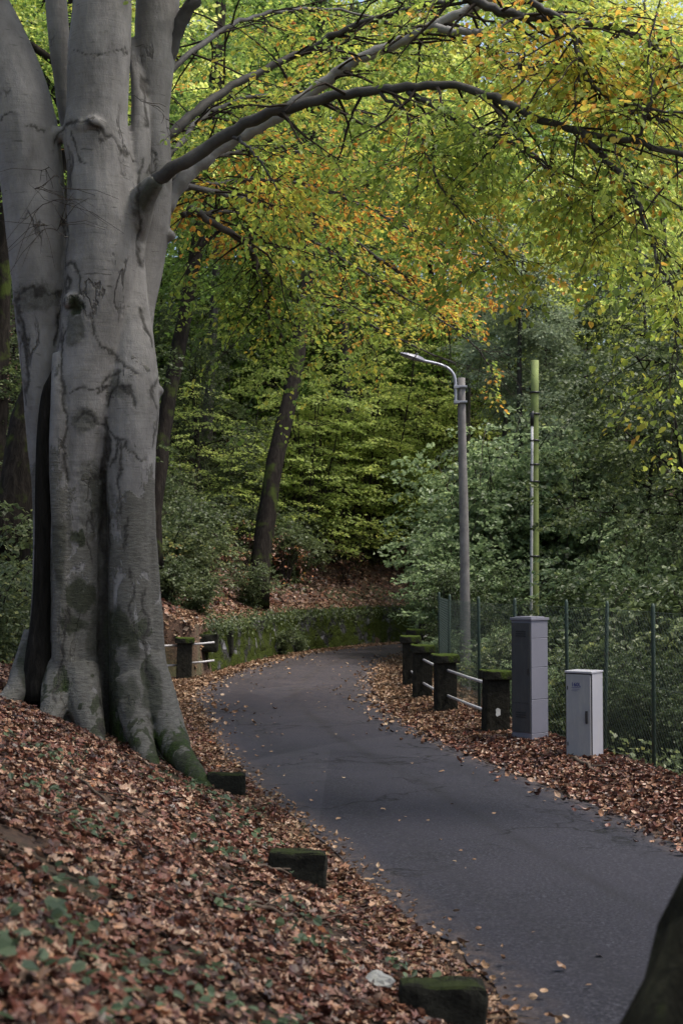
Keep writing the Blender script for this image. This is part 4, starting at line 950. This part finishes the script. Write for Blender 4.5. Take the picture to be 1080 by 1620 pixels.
lone_tree('leaning_tree', [(408, 960, 40), (412, 900, 40.3), (420, 820, 40.6), (434, 740, 41), (452, 660, 41.5), (466, 590, 42), (478, 500, 42.5), (488, 400, 43), (495, 250, 43.5), (505, 80, 44), (515, -80, 44.5)], .27, .13, 'dark trunk leaning right on the hillside above the mossy wall', 'dark_bark', 'far_green', (500, 60, 44), 3.6, 260, flare=1.25)
lone_tree('leaning_tree', [(238, 900, 33), (248, 760, 33.2), (262, 660, 33.5), (275, 580, 33.8), (292, 500, 34), (310, 400, 34.3), (330, 280, 34.6), (345, 100, 35), (350, -60, 35)], .2, .12, 'black trunk leaning right just beside the beech trunk', 'dark_bark', 'far_green', (350, 330, 35), 3.2, 260)
lone_tree('rough_barked_tree', [(-15, 1060, 22), (2, 960, 22.1), (18, 840, 22.3), (38, 720, 22.5), (62, 600, 22.8), (90, 480, 23), (110, 350, 23.2), (120, 150, 23.4), (125, -100, 23.6)], .34, .16, 'rough brown trunk leaning behind the beech at the left edge', 'dark_bark', 'beech_leaf_green', (60, 80, 24), 2.2, 200, .09)
lone_tree('rough_barked_tree', [(-12, 900, 28), (-5, 700, 28), (3, 500, 28.2), (6, 350, 28.3), (0, 200, 28.4), (-10, 50, 28.6), (-20, -100, 28.8)], .2, .13, 'thin upright trunk at the left edge behind the beech', 'dark_bark', 'far_yellow', (30, 60, 29), 2.6, 260)
# foreground mossy trunk, bottom right corner
g = Geo(); rows_ = [(1130, 1960, 3.9), (1175, 1800, 3.9), (1218, 1640, 3.95), (1262, 1500, 4.0), (1320, 1350, 4.0), (1395, 1150, 4.05), (1470, 900, 4.1), (1560, 500, 4.2), (1680, -200, 4.3)]
pts = np.array([P(*p) for p in rows_]); a = interp_poly(pts, 30); g.tube(a, np.interp(np.linspace(0, 1, 30), [0, .15, .3, .5, 1], [.48, .36, .30, .25, .2]), 30, rough=.045)
o = thing('mossy_tree', 'mossy dark trunk base leaning in the near bottom right corner', 'tree', (0, 0, 0)); link('trunk', g.mesh('trunk', M['moss_bark'], True), o)

# saplings: layered sprays of light leaves
def sapling(seed, H, Rr, lm, leaf=.09, ns=46, nleaf=30):
    global rng
    keep = rng; rng = np.random.default_rng(seed); g = Geo(); pp, dd = [], []
    for s in range(3):
        a = s * 2.1 + rng.random(); top = np.array([math.cos(a) * Rr * .35, math.sin(a) * Rr * .35, H * rng.uniform(.75, 1)])
        q = interp_poly([(0, 0, -.3), (top[0] * .3, top[1] * .3, H * .35), top], 9); g.tube(q, np.linspace(.035, .01, 9), 5, cap=False)
        for k in range(ns // 3):
            i_ = rng.integers(2, 9); b_ = q[i_]; an = rng.uniform(0, 6.28); L = Rr * rng.uniform(.3, 1.0) * (1.1 - .5 * b_[2] / H)
            e = b_ + np.array([math.cos(an) * L, math.sin(an) * L, rng.uniform(-.1, .25) * L]); m2 = (b_ + e) / 2 + np.array([0, 0, .12])
            g.tube([b_, m2, e], [.012, .008, .004], 3, cap=False)
            for z in (m2, e): pp.append(z); dd.append(e - b_)
    LV = Leaves(); sprays(LV, np.array(pp), np.array(dd), rng.uniform(.4, .9, len(pp)), nleaf, leaf, .25, .35, .6)
    r_ = (g.mesh('stem', M['twig'], True), LV.mesh('foliage', M[lm], 'oval')); rng = keep; return r_
def shrub(seed, H, Rr, lm, leaf, n, arch=.5, tpl='diamond'):
    global rng
    keep = rng; rng = np.random.default_rng(seed); g = Geo(); pp, dd = [], []
    for s in range(16):
        a = rng.uniform(0, 6.28); r_ = Rr * rng.uniform(.3, 1); h = H * rng.uniform(.55, 1)
        q = interp_poly([(0, 0, -.2), (math.cos(a) * r_ * .3, math.sin(a) * r_ * .3, h * .7), (math.cos(a) * r_ * .75, math.sin(a) * r_ * .75, h), (math.cos(a) * r_ * 1.1, math.sin(a) * r_ * 1.1, h * (1 - arch * .4))], 10)
        g.tube(q, np.linspace(.018, .004, 10), 4, cap=False)
        for k in range(n):
            i_ = rng.integers(1, 10); pp.append(q[i_] + rng.normal(0, .09 * Rr, 3)); dd.append(rng.normal(0, 1, 3) * np.array([1, 1, .5]))
    LV = Leaves(); sprays(LV, np.array(pp), np.array(dd), rng.uniform(.18, .5, len(pp)), 16, leaf, .3, .7, .6)
    r_ = (g.mesh('stem', M['twig'], True), LV.mesh('foliage', M[lm], tpl)); rng = keep; return r_
SAP = [sapling(51, 4.6, 2.0, 'sapling_leaf'), sapling(52, 3.6, 1.8, 'sapling_leaf'), sapling(53, 5.5, 2.3, 'sapling_leaf')]
SHR = [shrub(61, 1.5, 1.2, 'shrub_leaf', .085, 22), shrub(62, 1.1, 1.0, 'shrub_leaf', .075, 20), shrub(63, 2.0, 1.3, 'shrub_leaf', .09, 24)]
PAL = [shrub(71, 3.6, 1.7, 'pale_shrub_leaf', .085, 44, .6, 'oval'), shrub(72, 4.4, 1.9, 'pale_shrub_leaf', .08, 50, .6, 'oval'), shrub(73, 2.6, 1.4, 'pale_shrub_leaf', .08, 36, .7, 'oval')]
def plant(nm, cat, meshes, px, d, s, label, group):
    x = (px - 540) / F * d; put_tree(nm, meshes, (x, d, hz(x, d) - .05), random.uniform(0, 6.28), s, label, group, cat)
PAD = [shrub(74, 3.4, 1.6, 'far_dark', .085, 44, .6, 'oval'), shrub(75, 2.8, 1.5, 'shrub_leaf', .11, 30, .5, 'oval')]
SL = ('yellow-green sapling with flat layered sprays on the leafy slope', 'saplings on the hillside above the lane')
for k, (px, d, s) in enumerate([(480, 42, 1.1), (530, 43.5, 1.15), (575, 45, 1.2), (620, 46.5, 1.25), (665, 48, 1.3), (700, 49, 1.2), (500, 46, 1.35), (555, 48, 1.4), (610, 50, 1.5), (450, 44.5, 1.2), (500, 43, 1), (560, 44.5, 1.1), (615, 46, 1), (660, 50, 1.1), (530, 48, 1.2), (590, 51, 1.3), (640, 55, 1.3), (480, 50, 1.2), (430, 47, 1.0), (350, 46, 1), (300, 44, .9), (390, 52, 1.3), (700, 55, 1.3), (740, 60, 1.4), (540, 56, 1.4),
                                (640, 51, 1.2), (690, 51, 1.3), (730, 53, 1.4), (665, 53, 1.5), (710, 57, 1.6), (620, 58, 1.6), (750, 57, 1.5), (580, 50, 1.1), (655, 48, .9), (700, 48.5, .9), (470, 58, 1.5), (330, 54, 1.3), (260, 50, 1.2), (680, 60, 1.6), (600, 62, 1.6), (400, 62, 1.6), (790, 58, 1.3)]):
    while float(poly_dist(np.array([(px - 540) / F * d]), np.array([d]), LEs)[0]) < (3.8 if px > 450 else 4.5): d += .5
    plant('sapling', 'sapling', SAP[k % 3], px, d, s * random.uniform(.9, 1.1), *SL)
SH = ('low dark green shrub on the leaf-covered hillside', 'low shrubs on the hillside')
for k in range(70):
    while True:
        d = random.uniform(33, 52); px = random.uniform(200, 460) if k % 3 else random.uniform(420, 760)
        x = (px - 540) / F * d; dl = float(poly_dist(np.array([x]), np.array([d]), LEs)[0])
        if dl > 2.6 + (px > 460) * 3.2: break
    plant('hillside_shrub', 'shrub', SHR[k % 3], px, d, random.uniform(.45, 1.2), *SH)
for k, (px, d, s) in enumerate([(20, 26, 1.2), (50, 24, 1.0), (-20, 22, 1.1), (70, 30, 1.3), (30, 33, 1.5), (90, 34, 1.3), (270, 33.5, .8), (310, 34, .8), (395, 39.4, .62), (440, 39.8, .6), (470, 41.5, .5), (0, 29, 1.3), (265, 36, 1.2), (300, 38, 1.2), (-10, 19.5, .7), (15, 21, .7)]):
    plant('bank_shrub', 'shrub', SHR[k % 3], px, d, s, 'dark green shrub in the shade behind the beech', 'shrubs behind the beech')
PS = ('pale green arching bush growing behind the wire fence', 'pale bushes behind the wire fence')
fl = [(22, 760), (21.5, 820), (20.5, 880), (19.5, 940), (18.6, 1000), (18, 1070), (17, 1130)]
spots = []
for (d, px) in fl: spots += [(px + 15, d + 1.6, .62), (px, d + 4, .9), (px - 10, d + 7, 1.1), (px + 20, d + 10.5, 1.25)]
spots += [(715, 26, .55), (700, 30, .62), (730, 32, .85), (710, 35.5, .85), (770, 38, 1.1), (740, 36, 1.0), (830, 40, 1.3), (900, 36, 1.2), (1080, 22, .9), (1100, 26, 1.1), (800, 44, 1.2), (690, 38.5, .6), (695, 33.5, .45), (770, 35, 1.3), (810, 38.5, 1.6), (850, 38, 1.6), (895, 39, 1.6), (945, 37, 1.5), (1010, 31, 1.2), (1050, 27.5, 1.1), (830, 39.5, 1.7), (790, 33.8, .9)]
for k, (px, d, s) in enumerate(spots):
    x = (px - 540) / F * d; dr = -float(poly_dist(np.array([x]), np.array([d]), REs)[0])
    if dr < .9 or (abs(px - 735) < 45 and d < 30): continue
    Hk = (3.6, 4.4, 2.6)[k % 3] * 1.08; zb_ = hz(x, d)
    zt = 1.5 if abs(px - 735) < 70 and d < 30.5 else (1.6 if 770 < px < 950 and d < 36.5 else 9)
    if Hk * s * 1.1 + zb_ > zt: s = (zt - zb_) / Hk / 1.1
    if s < .15: continue
    s *= random.uniform(.72, 1.15)
    if (px > 915 and d < 26) or k % 5 == 0: plant('fence_bush', 'bush', PAD[k % 2], px, d, s, 'darker green bush among the pale ones behind the wire fence', 'darker bushes behind the wire fence')
    else: plant('fence_bush', 'bush', PAL[k % 3], px, d, s, *PS)
for k, (px, d, s) in enumerate([(745, 39, 1.7), (785, 38.6, 1.8), (828, 38.4, 1.9), (868, 38.8, 1.85), (910, 38.2, 1.8), (955, 37, 1.6)]):
    plant('fence_bush', 'bush', PAL[k % 2], px, d, s * .95, *PS)
# undergrowth: loose green leaves over the slope behind the wall and behind the fence
LV = Leaves()
x, y = scatter(42000, -18, 12, 32, 58, lambda x, y, dl, dr: (dl > 1.6) & frustum(x, y, 2) & (sn(x, y, .5, 5) + .6 * sn(x, y, 1.7, 2) > .15 + .5 * (x > -1)))
c, tt, nn, L = litter(x, y, .1, .6); c[:, 2] += rng.uniform(0, .35, len(x)); LV.add(c, tt, nn, L)
x, y = scatter(60000, 1.5, 14, 12, 44, lambda x, y, dl, dr: (dr > 2.2) & frustum(x, y, 2))
c, tt, nn, L = litter(x, y, .1, .6); c[:, 2] += rng.uniform(0, .5, len(x)); LV.add(c, tt, nn, L)
tag(link('undergrowth', LV.mesh('undergrowth', M['shrub_leaf'], 'diamond')), 'low green undergrowth over the slopes', kind='stuff')

BR_ = [shrub(81, 1.3, 1.1, 'litter_leaf', .07, 3, .7), shrub(82, .9, 1.2, 'shrub_leaf', .07, 6, .8)]
for k in range(90):
    d = random.uniform(36, 60); px = random.uniform(250, 740)
    if float(poly_dist(np.array([(px - 540) / F * d]), np.array([d]), LEs)[0]) < 2.2: continue
    plant('bramble', 'bramble', BR_[k % 2], px, d, random.uniform(.7, 1.4), 'sparse twiggy bramble on the brown leafy slope', 'brambles on the brown slope')
# ------------------------------------------------------------------ mossy retaining wall
ws = LEs[(LEs[:, 1] > 31.3) & (LEs[:, 0] < 12)]
tg_ = nrm(np.gradient(ws, axis=0)); nl_ = np.stack([-tg_[:, 1], tg_[:, 0]], -1)
wp = interp_poly(ws + nl_ * .42, 260); tg_ = nrm(np.gradient(wp, axis=0)); nl_ = np.stack([-tg_[:, 1], tg_[:, 0]], -1)
rowsz = np.linspace(-.15, 1.2, 16); Vw = []; n_ = len(wp)
for k, p in enumerate(wp):
    hgt = (.92 if k < 12 else 1.0) + .22 * smooth(0, 120, np.array(k)) + .05 * mnoise.noise(Vector((k * .12, 0, 0))) + .02 * random.uniform(-1, 1)
    ring = []
    for z in np.linspace(0, 1, 14):
        zz = -.15 + z * (hgt + .15); rel = mnoise.noise(Vector((p[0] * 2.2, p[1] * 2.2, zz * 3))) * .05 + mnoise.noise(Vector((p[0] * 6, p[1] * 6, zz * 7))) * .025
        q = p + nl_[k] * (zz * .12 - rel); ring.append((q[0], q[1], zz))
    q = p + nl_[k] * .55; ring += [(q[0], q[1], hgt + .02), (q[0], q[1], -.3)]
    Vw.append(ring)
Vw = np.array(Vw, float); m_ = Vw.shape[1]
i = np.arange(n_ - 1)[:, None] * m_ + np.arange(m_ - 1)[None]; Q = np.stack([i, i + 1, i + m_ + 1, i + m_], -1).reshape(-1, 4)
caps = np.array([[0] + list(range(m_ - 1, 0, -1))])
Vw = Vw.reshape(-1, 3)
wall = link('retaining_wall', np_mesh('retaining_wall', Vw, [Q, caps], M['wall_stone'], smooth=False)); tag(wall, 'low mossy stone retaining wall following the outer bend', 'wall')
# ferny tufts on the wall top
LV = Leaves(); k = rng.integers(0, len(wp), 6000); x = wp[k, 0] + rng.normal(0, .14, 6000) - .1; y = wp[k, 1] + rng.normal(.2, .25, 6000)
c = np.stack([x, y, 1.0 + rng.uniform(-.4, .3, 6000) * rng.random(6000) + .1], -1); LV.add(c, rng.normal(0, 1, (6000, 3)) + [0, -.4, -.6], rng.normal(0, .6, (6000, 3)) + [0, -.3, 1], rng.uniform(.04, .1, 6000))
tag(link('wall_weeds', LV.mesh('wall_weeds', M['shrub_leaf'], 'oval')), 'weeds spilling over the top of the mossy wall', kind='stuff')
# parapet block over the culvert at the wall end
o = link('culvert_parapet', rough_box('culvert_parapet', (-.75, -.2, -.4), (.75, .2, 0), M['kerb_stone'], .03, 10)); v = P(300, 1003, 32.2); o.location = (v[0] - .1, 32.2, v[2]); tag(o, 'flat dark concrete parapet behind the left railing', 'parapet')
g = Geo(); g.box((-.2, -.2, -.6), (.2, .2, 0), .03)
o = link('stone_block', g.mesh('stone_block', M['kerb_stone'])); v = P(356, 996, 34.6); o.location = v; tag(o, 'dark square block on top of the wall end', 'block')

# ------------------------------------------------------------------ railings
def post_meshes():
    return rough_box('post', (-.17, -.17, -.25), (.17, .17, .81), M['post_concrete'], .008, 8, .07, 2, 9), rough_box('cap', (-.21, -.21, 0), (.21, .21, .125), M['cap_concrete'], .014, 8, .04, 4, 8)
PM = post_meshes()
def railing(label, posts, rails, grp=None):
    o = thing('railing', label, 'railing', (posts[0][0], posts[0][1], 0)); O0 = np.array([posts[0][0], posts[0][1], 0])
    for (x, y, rz, hs) in posts:
        p = link('post', PM[0], o); p.location = Vector((x, y, 0)) - Vector(O0); p.rotation_euler = (R(random.uniform(-1.2, 1.2)), R(random.uniform(-1.5, 1.5)), rz); p.scale = (1, 1, hs)
        c = link('cap', PM[1], p); c.location = (0, 0, .80)
    for (a, b_) in rails:
        g = Geo(); a = np.array(a) - O0; b_ = np.array(b_) - O0
        g.tube([a, (a + b_) / 2 + np.array([0, 0, -.006]), b_], [.022] * 3, 10)
        link('rail', g.mesh('rail', M['rail_metal'], True), o)
    return o
ps = [(2.12, 19.75), (1.66, 22.85), (1.43, 25.4), (1.38, 28.4), (1.62, 31.5), (2.1, 34.6), (2.85, 37.6)]
posts = []; rails = []
for k, (x, y) in enumerate(ps):
    a = ps[max(0, k - 1)]; b_ = ps[min(len(ps) - 1, k + 1)]; posts.append((x, y, -math.atan2(b_[0] - a[0], b_[1] - a[1]), (.99, 1.05, 1.08, 1.12, 1.14, 1.18, 1.2)[k]))
for k in range(len(ps) - 1):
    a, b_ = np.array(ps[k]), np.array(ps[k + 1]); d = (b_ - a) / np.linalg.norm(b_ - a)
    for z in (.70, .31): rails.append(((*(a + d * .14), z * (1 + .03 * k)), (*(b_ - d * .14), z * (1.03 + .03 * k))))
rl = railing('row of dark square concrete posts joined by two white rails, right of the lane', posts, rails)
sp_ = Geo(); V = []
for k in range(10): V.append((.035 * math.cos(k * .628) * (1 + .3 * math.sin(k * 2.2)), -.003, .06 * math.sin(k * .628)))
sp_.add(V + [(0, -.003, 0)], None, [(10, k, (k + 1) % 10) for k in range(10)])
wspot = link('paint_mark', sp_.mesh('paint_mark', M['paint_spot']), rl); wspot.location = (.02, -.158, .35); wspot.rotation_euler = (0, 0, posts[0][2])
v = P(291, 1075, 30.6); lx = v[0]
railing('single post with two pale rails beside the mossy wall end, left of the lane', [(lx, 30.6, R(6), .98)],
        [((lx - 2.2, 30.15, .70), (lx - .14, 30.55, .74)), ((lx - 2.2, 30.15, .25), (lx - .14, 30.55, .32)), ((lx + .14, 30.63, .76), (lx + .62, 30.9, .79)), ((lx + .14, 30.63, .36), (lx + .62, 30.9, .40))])

# ------------------------------------------------------------------ cabinets
def cabinet_tall():
    x, y = P(838, 1172, 18.9)[:2]; rz = R(-47)
    o = thing('utility_cabinet', 'tall narrow grey metal cabinet beside the nearest concrete post', 'cabinet', (x, y, 0), rz)
    w, dp, H = .34, .34, 1.66
    g = Geo(); g.box((-w / 2 - .03, -dp / 2 - .03, -.12), (w / 2 + .03, dp / 2 + .03, .03), .01); link('plinth', g.mesh('plinth', M['seam']), o)
    g = Geo(); zs = [.03, .16, .6, 1.02, 1.4, 1.63]
    for a, b_ in zip(zs[:-1], zs[1:]): g.box((-w / 2, -dp / 2, a), (w / 2, dp / 2, b_ - .006), .004)
    g.box((-w / 2 + .006, -dp / 2 + .006, .03), (w / 2 - .006, dp / 2 - .006, 1.63))
    link('body', g.mesh('body', M['grey_sheet']), o)
    g = Geo(); g.box((-w / 2 - .015, -dp / 2 - .02, 1.63), (w / 2 + .015, dp / 2 + .015, 1.665), .006); g.box((-w / 2 + .03, -dp / 2 + .03, 1.66), (w / 2 - .03, dp / 2 - .03, 1.68), .004)
    link('lid', g.mesh('lid', M['grey_sheet']), o)
    g = Geo(); g.box((-w / 2 + .012, -dp / 2 - .014, .17), (w / 2 - .014, -dp / 2 + .004, 1.6), .004)
    g.box((-w / 2 + .03, -dp / 2 - .02, .55), (w / 2 - .035, -dp / 2 - .01, 1.32), .003)
    dr_ = link('door', g.mesh('door', M['grey_door_shade']), o); dr_['label'] = 'door panel with louvres, shade put into its colour'
    g = Geo()
    for z in (.36, 1.42):
        g = Geo()
        for q_ in range(3): g.box((-.08, -dp / 2 - .022, z + .03 * q_), (.08, -dp / 2 - .012, z + .03 * q_ + .012))
        link('louvre', g.mesh('louvre', M['seam']), dr_)
    g = Geo(); g.box((w / 2 - .05, -dp / 2 - .03, .92), (w / 2 - .035, -dp / 2 - .012, 1.0)); link('handle', g.mesh('handle', M['black_plastic']), dr_)
def text_mesh(s, size, m_, name):
    cu = bpy.data.curves.new('t', 'FONT'); cu.body = s; cu.size = size; cu.extrude = .0008; cu.offset = .0012; cu.align_x = 'CENTER'
    ob = bpy.data.objects.new('t', cu); COL.objects.link(ob)
    me = bpy.data.meshes.new_from_object(ob.evaluated_get(bpy.context.evaluated_depsgraph_get())); bpy.data.objects.remove(ob)
    me.materials.clear(); me.materials.append(m_); return me
def cabinet_white():
    x, y = P(925, 1203, 17.1)[:2]; rz = R(-34)
    o = thing('utility_cabinet', 'short white metal cabinet with black handle and blue marking', 'cabinet', (x, y, 0), rz)
    w, dp, H = .33, .31, 1.06
    g = Geo(); g.box((-w / 2 - .01, -dp / 2 - .02, -.12), (w / 2 + .03, dp / 2 + .02, .045), .01); link('plinth', g.mesh('plinth', M['concrete']), o)
    g = Geo(); g.box((-w / 2, -dp / 2, .045), (w / 2, dp / 2, H), .006); link('body', g.mesh('body', M['white_paint']), o)
    g = Geo(); g.box((-w / 2 - .012, -dp / 2 - .03, H), (w / 2 + .008, dp / 2 + .008, H + .025), .006); link('lid', g.mesh('lid', M['white_paint']), o)
    g = Geo(); g.box((-w / 2, -dp / 2 - .004, .06), (w / 2, -dp / 2 + .004, H - .005)); link('door_gasket', g.mesh('door_gasket', M['seam']), o)
    g = Geo(); g.box((-w / 2 + .004, -dp / 2 - .024, .066), (w / 2 - .012, -dp / 2 - .004, H - .014), .004)
    d = link('door', g.mesh('door', M['white_door']), o)
    g = Geo(); g.box((w / 2 - .075, -dp / 2 - .042, .47), (w / 2 - .045, -dp / 2 - .024, .62), .006); g.box((w / 2 - .07, -dp / 2 - .052, .5), (w / 2 - .052, -dp / 2 - .042, .6), .004)
    link('handle', g.mesh('handle', M['black_plastic']), d)
    for z in (.86, .2):
        g = Geo(); g.box((-w / 2 + .02, -dp / 2 - .028, z), (-w / 2 + .03, -dp / 2 - .024, z + .045)); link('hinge', g.mesh('hinge', M['black_plastic']), d)
    tx = link('marking', text_mesh('160L', .062, M['blue_ink'], 'marking'), d); tx.location = (-w / 2 + .135, -dp / 2 - .0255, .905); tx.rotation_euler = (R(90), 0, 0)
    g = Geo(); g.box((-w / 2 + .075, -dp / 2 - .026, .888), (-w / 2 + .195, -dp / 2 - .0245, .893)); g.box((-w / 2 + .08, -dp / 2 - .026, .868), (-w / 2 + .18, -dp / 2 - .0245, .871)); g.box((-w / 2 + .075, -dp / 2 - .026, .85), (-w / 2 + .16, -dp / 2 - .0245, .853))
    link('printed_lines', g.mesh('printed_lines', M['blue_ink']), d)
cabinet_tall(); cabinet_white()

# ------------------------------------------------------------------ wire fence
fpx = [(1120, 14.6), (1030, 16.3), (951, 18.0), (895, 19.2), (812, 20.6), (757, 22.2), (708, 25.2), (694, 29.0), (697, 33.0)]
fo = thing('wire_fence', 'green chain-link fence running behind the cabinets and railing', 'fence', ((fpx[0][0] - 540) / F * fpx[0][1], fpx[0][1], 0)); F0 = np.array([(fpx[0][0] - 540) / F * fpx[0][1], fpx[0][1], 0])
fps = [np.array([(a - 540) / F * d, d, 0]) - F0 for a, d in fpx]
g = Geo()
for k, p in enumerate(fps):
    gp = Geo(); tl = np.array([random.uniform(-.03, .07), random.uniform(-.03, .03), 0]); gp.tube([p + [0, 0, -.6], p + tl + [0, 0, 1.86], p + tl + [0, 0, 1.9]], [.024, .024, .012], 8)
    link('fence_post', gp.mesh('fence_post', M['fence_green'], True), fo)
for a, b_ in zip(fps[:-1], fps[1:]):
    Lh = np.linalg.norm(b_ - a); H = 1.75; dirn = (b_ - a) / Lh; cell = .065; s = -H
    def wire(p, q, r=.0022):
        d = nrm(q - p); u_ = nrm(np.cross(d, [0.3, 1, .1])); w_ = np.cross(d, u_)
        V = [p + r * (u_ * math.cos(k * 2.094) + w_ * math.sin(k * 2.094)) for k in range(3)] + [q + r * (u_ * math.cos(k * 2.094) + w_ * math.sin(k * 2.094)) for k in range(3)]
        g.add(V, [(0, 1, 4, 3), (1, 2, 5, 4), (2, 0, 3, 5)])
    while s < Lh:
        # rising wire from (s,0) to (s+H,H), clipped
        for sgn in (1, -1):
            if sgn == 1: s0, z0, s1, z1 = s, 0, s + H, H
            else: s0, z0, s1, z1 = s, H, s + H, 0
            ta = max(0, (0 - s0) / H); tb = min(1, (Lh - s0) / H)
            if tb - ta < .03: continue
            za, zb = z0 + (z1 - z0) * ta, z0 + (z1 - z0) * tb
            wire(a + dirn * (s0 + H * ta) + [0, 0, za + .05], a + dirn * (s0 + H * tb) + [0, 0, zb + .05])
        s += cell * 1.4
    for z in (.06, .95, 1.8): wire(a + [0, 0, z], b_ + [0, 0, z], .0025)
link('wire_mesh', g.mesh('wire_mesh', M['wire_green']), fo)

# ------------------------------------------------------------------ street lamp and pole
v = P(735, 965, 30); lx = v[0]; ztop = P(729, 598, 30)[2]
lo_ = thing('street_lamp', 'grey concrete street lamp pole with curved arm over the lane', 'street lamp', (lx, 30, hz(lx, 30)))
lb_ = np.array([lx, 30, hz(lx, 30)])
g = Geo(); a = np.array([P(736, 990, 30) - lb_, P(734, 850, 30) - lb_, P(731, 720, 30) - lb_, P(729, 598, 30) - lb_]); a[0][2] = -.5; g.tube(interp_poly(a, 14), np.linspace(.115, .082, 14), 16); pole_top = a[-1]
link('pole', g.mesh('pole', M['lamp_pole'], True), lo_)
g = Geo(); arm = [P(720, 640, 29.9), P(720, 610, 29.9), P(718, 595, 29.9), P(710, 584, 29.9), P(696, 577, 29.9), P(675, 572, 29.9), P(664, 570, 29.9)]
g.tube(interp_poly(np.array(arm) - lb_, 26), .032, 10); am = link('arm', g.mesh('arm', M['galv'], True), lo_)
for py in (612, 636):
    g = Geo(); c = P(729, py, 29.97) - lb_; g.box(c - [.1, .09, .02], c + [.12, .09, .02], .004); c2 = P(721, py, 29.9) - lb_; g.box(c2 - [.05, .05, .03], c2 + [.06, .06, .03], .004); link('clamp', g.mesh('clamp', M['galv']), lo_)
g = Geo(); e0, e1 = P(671, 571.5, 29.9) - lb_, P(632, 559, 29.9) - lb_; ax = nrm(e1 - e0); L = np.linalg.norm(e1 - e0); sdv = np.array([0, 1., 0]); upv = np.cross(sdv, ax); upv *= np.sign(upv[2])
V = []; prof = [(0, .06, .03, .03), (.12, .08, .06, .03), (.3, .13, .065, .035), (.7, .14, .045, .03), (.95, .11, .025, .02), (1, .07, .01, .01)]
for (tt, w_, hu, hd) in prof:
    c = e0 + ax * L * tt
    for (sx, uu) in ((-w_, 0), (-w_ * .7, hu), (w_ * .7, hu), (w_, 0), (w_ * .85, -hd), (-w_ * .85, -hd)): V.append(c + sdv * sx + upv * uu)
Q = [(r * 6 + j, r * 6 + (j + 1) % 6, (r + 1) * 6 + (j + 1) % 6, (r + 1) * 6 + j) for r in range(5) for j in range(6)] + [(0, 1, 2, 3), (0, 3, 4, 5), (33, 32, 31, 30), (35, 34, 33, 30)]
g.add(V, Q); hd_ = link('lamp_head', g.mesh('lamp_head', M['lamp_head']), lo_)
g = Geo(); c0, c1 = e0 + ax * L * .38 - upv * .034, e0 + ax * L * .9 - upv * .03
g.add([c0 - sdv * .08, c0 + sdv * .08, c1 + sdv * .07, c1 - sdv * .07, c0 - sdv * .06 - upv * .02, c0 + sdv * .06 - upv * .02, c1 + sdv * .05 - upv * .015, c1 - sdv * .05 - upv * .015],
      [(4, 5, 6, 7), (0, 1, 5, 4), (1, 2, 6, 5), (2, 3, 7, 6), (3, 0, 4, 7)]); link('lens', g.mesh('lens', M['lens']), hd_)
g = Geo(); c = P(659, 559, 29.9) - lb_; g.tube([c, c - [0, 0, .11]], [.022, .018], 8); link('sensor', g.mesh('sensor', M['lens']), hd_)

x0 = P(845, 900, 33)[0]; zb = hz(x0, 33)
po = thing('utility_pole', 'greenish wooden pole with a white cable pipe strapped on', 'pole', (x0, 33, zb)); pb = np.array([x0, 33, zb])
g = Geo(); a = np.array([P(845, 1000, 33), P(845, 800, 33), P(845.5, 570, 33)]) - pb; a[0][2] = -.4; g.tube(interp_poly(a, 12), np.linspace(.105, .09, 12), 14, rough=.01)
link('shaft', g.mesh('shaft', M['green_pole'], True), po)
g = Geo(); a = np.array([P(839.5, 1010, 32.87), P(840.5, 800, 32.87), P(841, 672, 32.87)]) - pb; g.tube(interp_poly(a, 8), .032, 8); cd = link('cable_pipe', g.mesh('cable_pipe', M['conduit'], True), po)
g = Geo(); a = np.array([P(841, 674, 32.87), P(841, 655, 32.87), P(843, 650, 32.88)]) - pb; g.tube(a, [.04, .045, .02], 8); link('pipe_cap', g.mesh('pipe_cap', M['black_plastic'], True), cd)
for py in (621, 655, 697, 735, 762, 880):
    g = Geo(); c = P(845, py, 33) - pb; g.tube([c - [0, 0, .02], c + [0, 0, .02]], [.118, .118], 14)
    if py > 660: c = P(840.5, py, 32.87) - pb; g.tube([c - [0, 0, .02], c + [0, 0, .02]], [.038, .038], 10)
    link('strap', g.mesh('strap', M['black_plastic'], True), po)
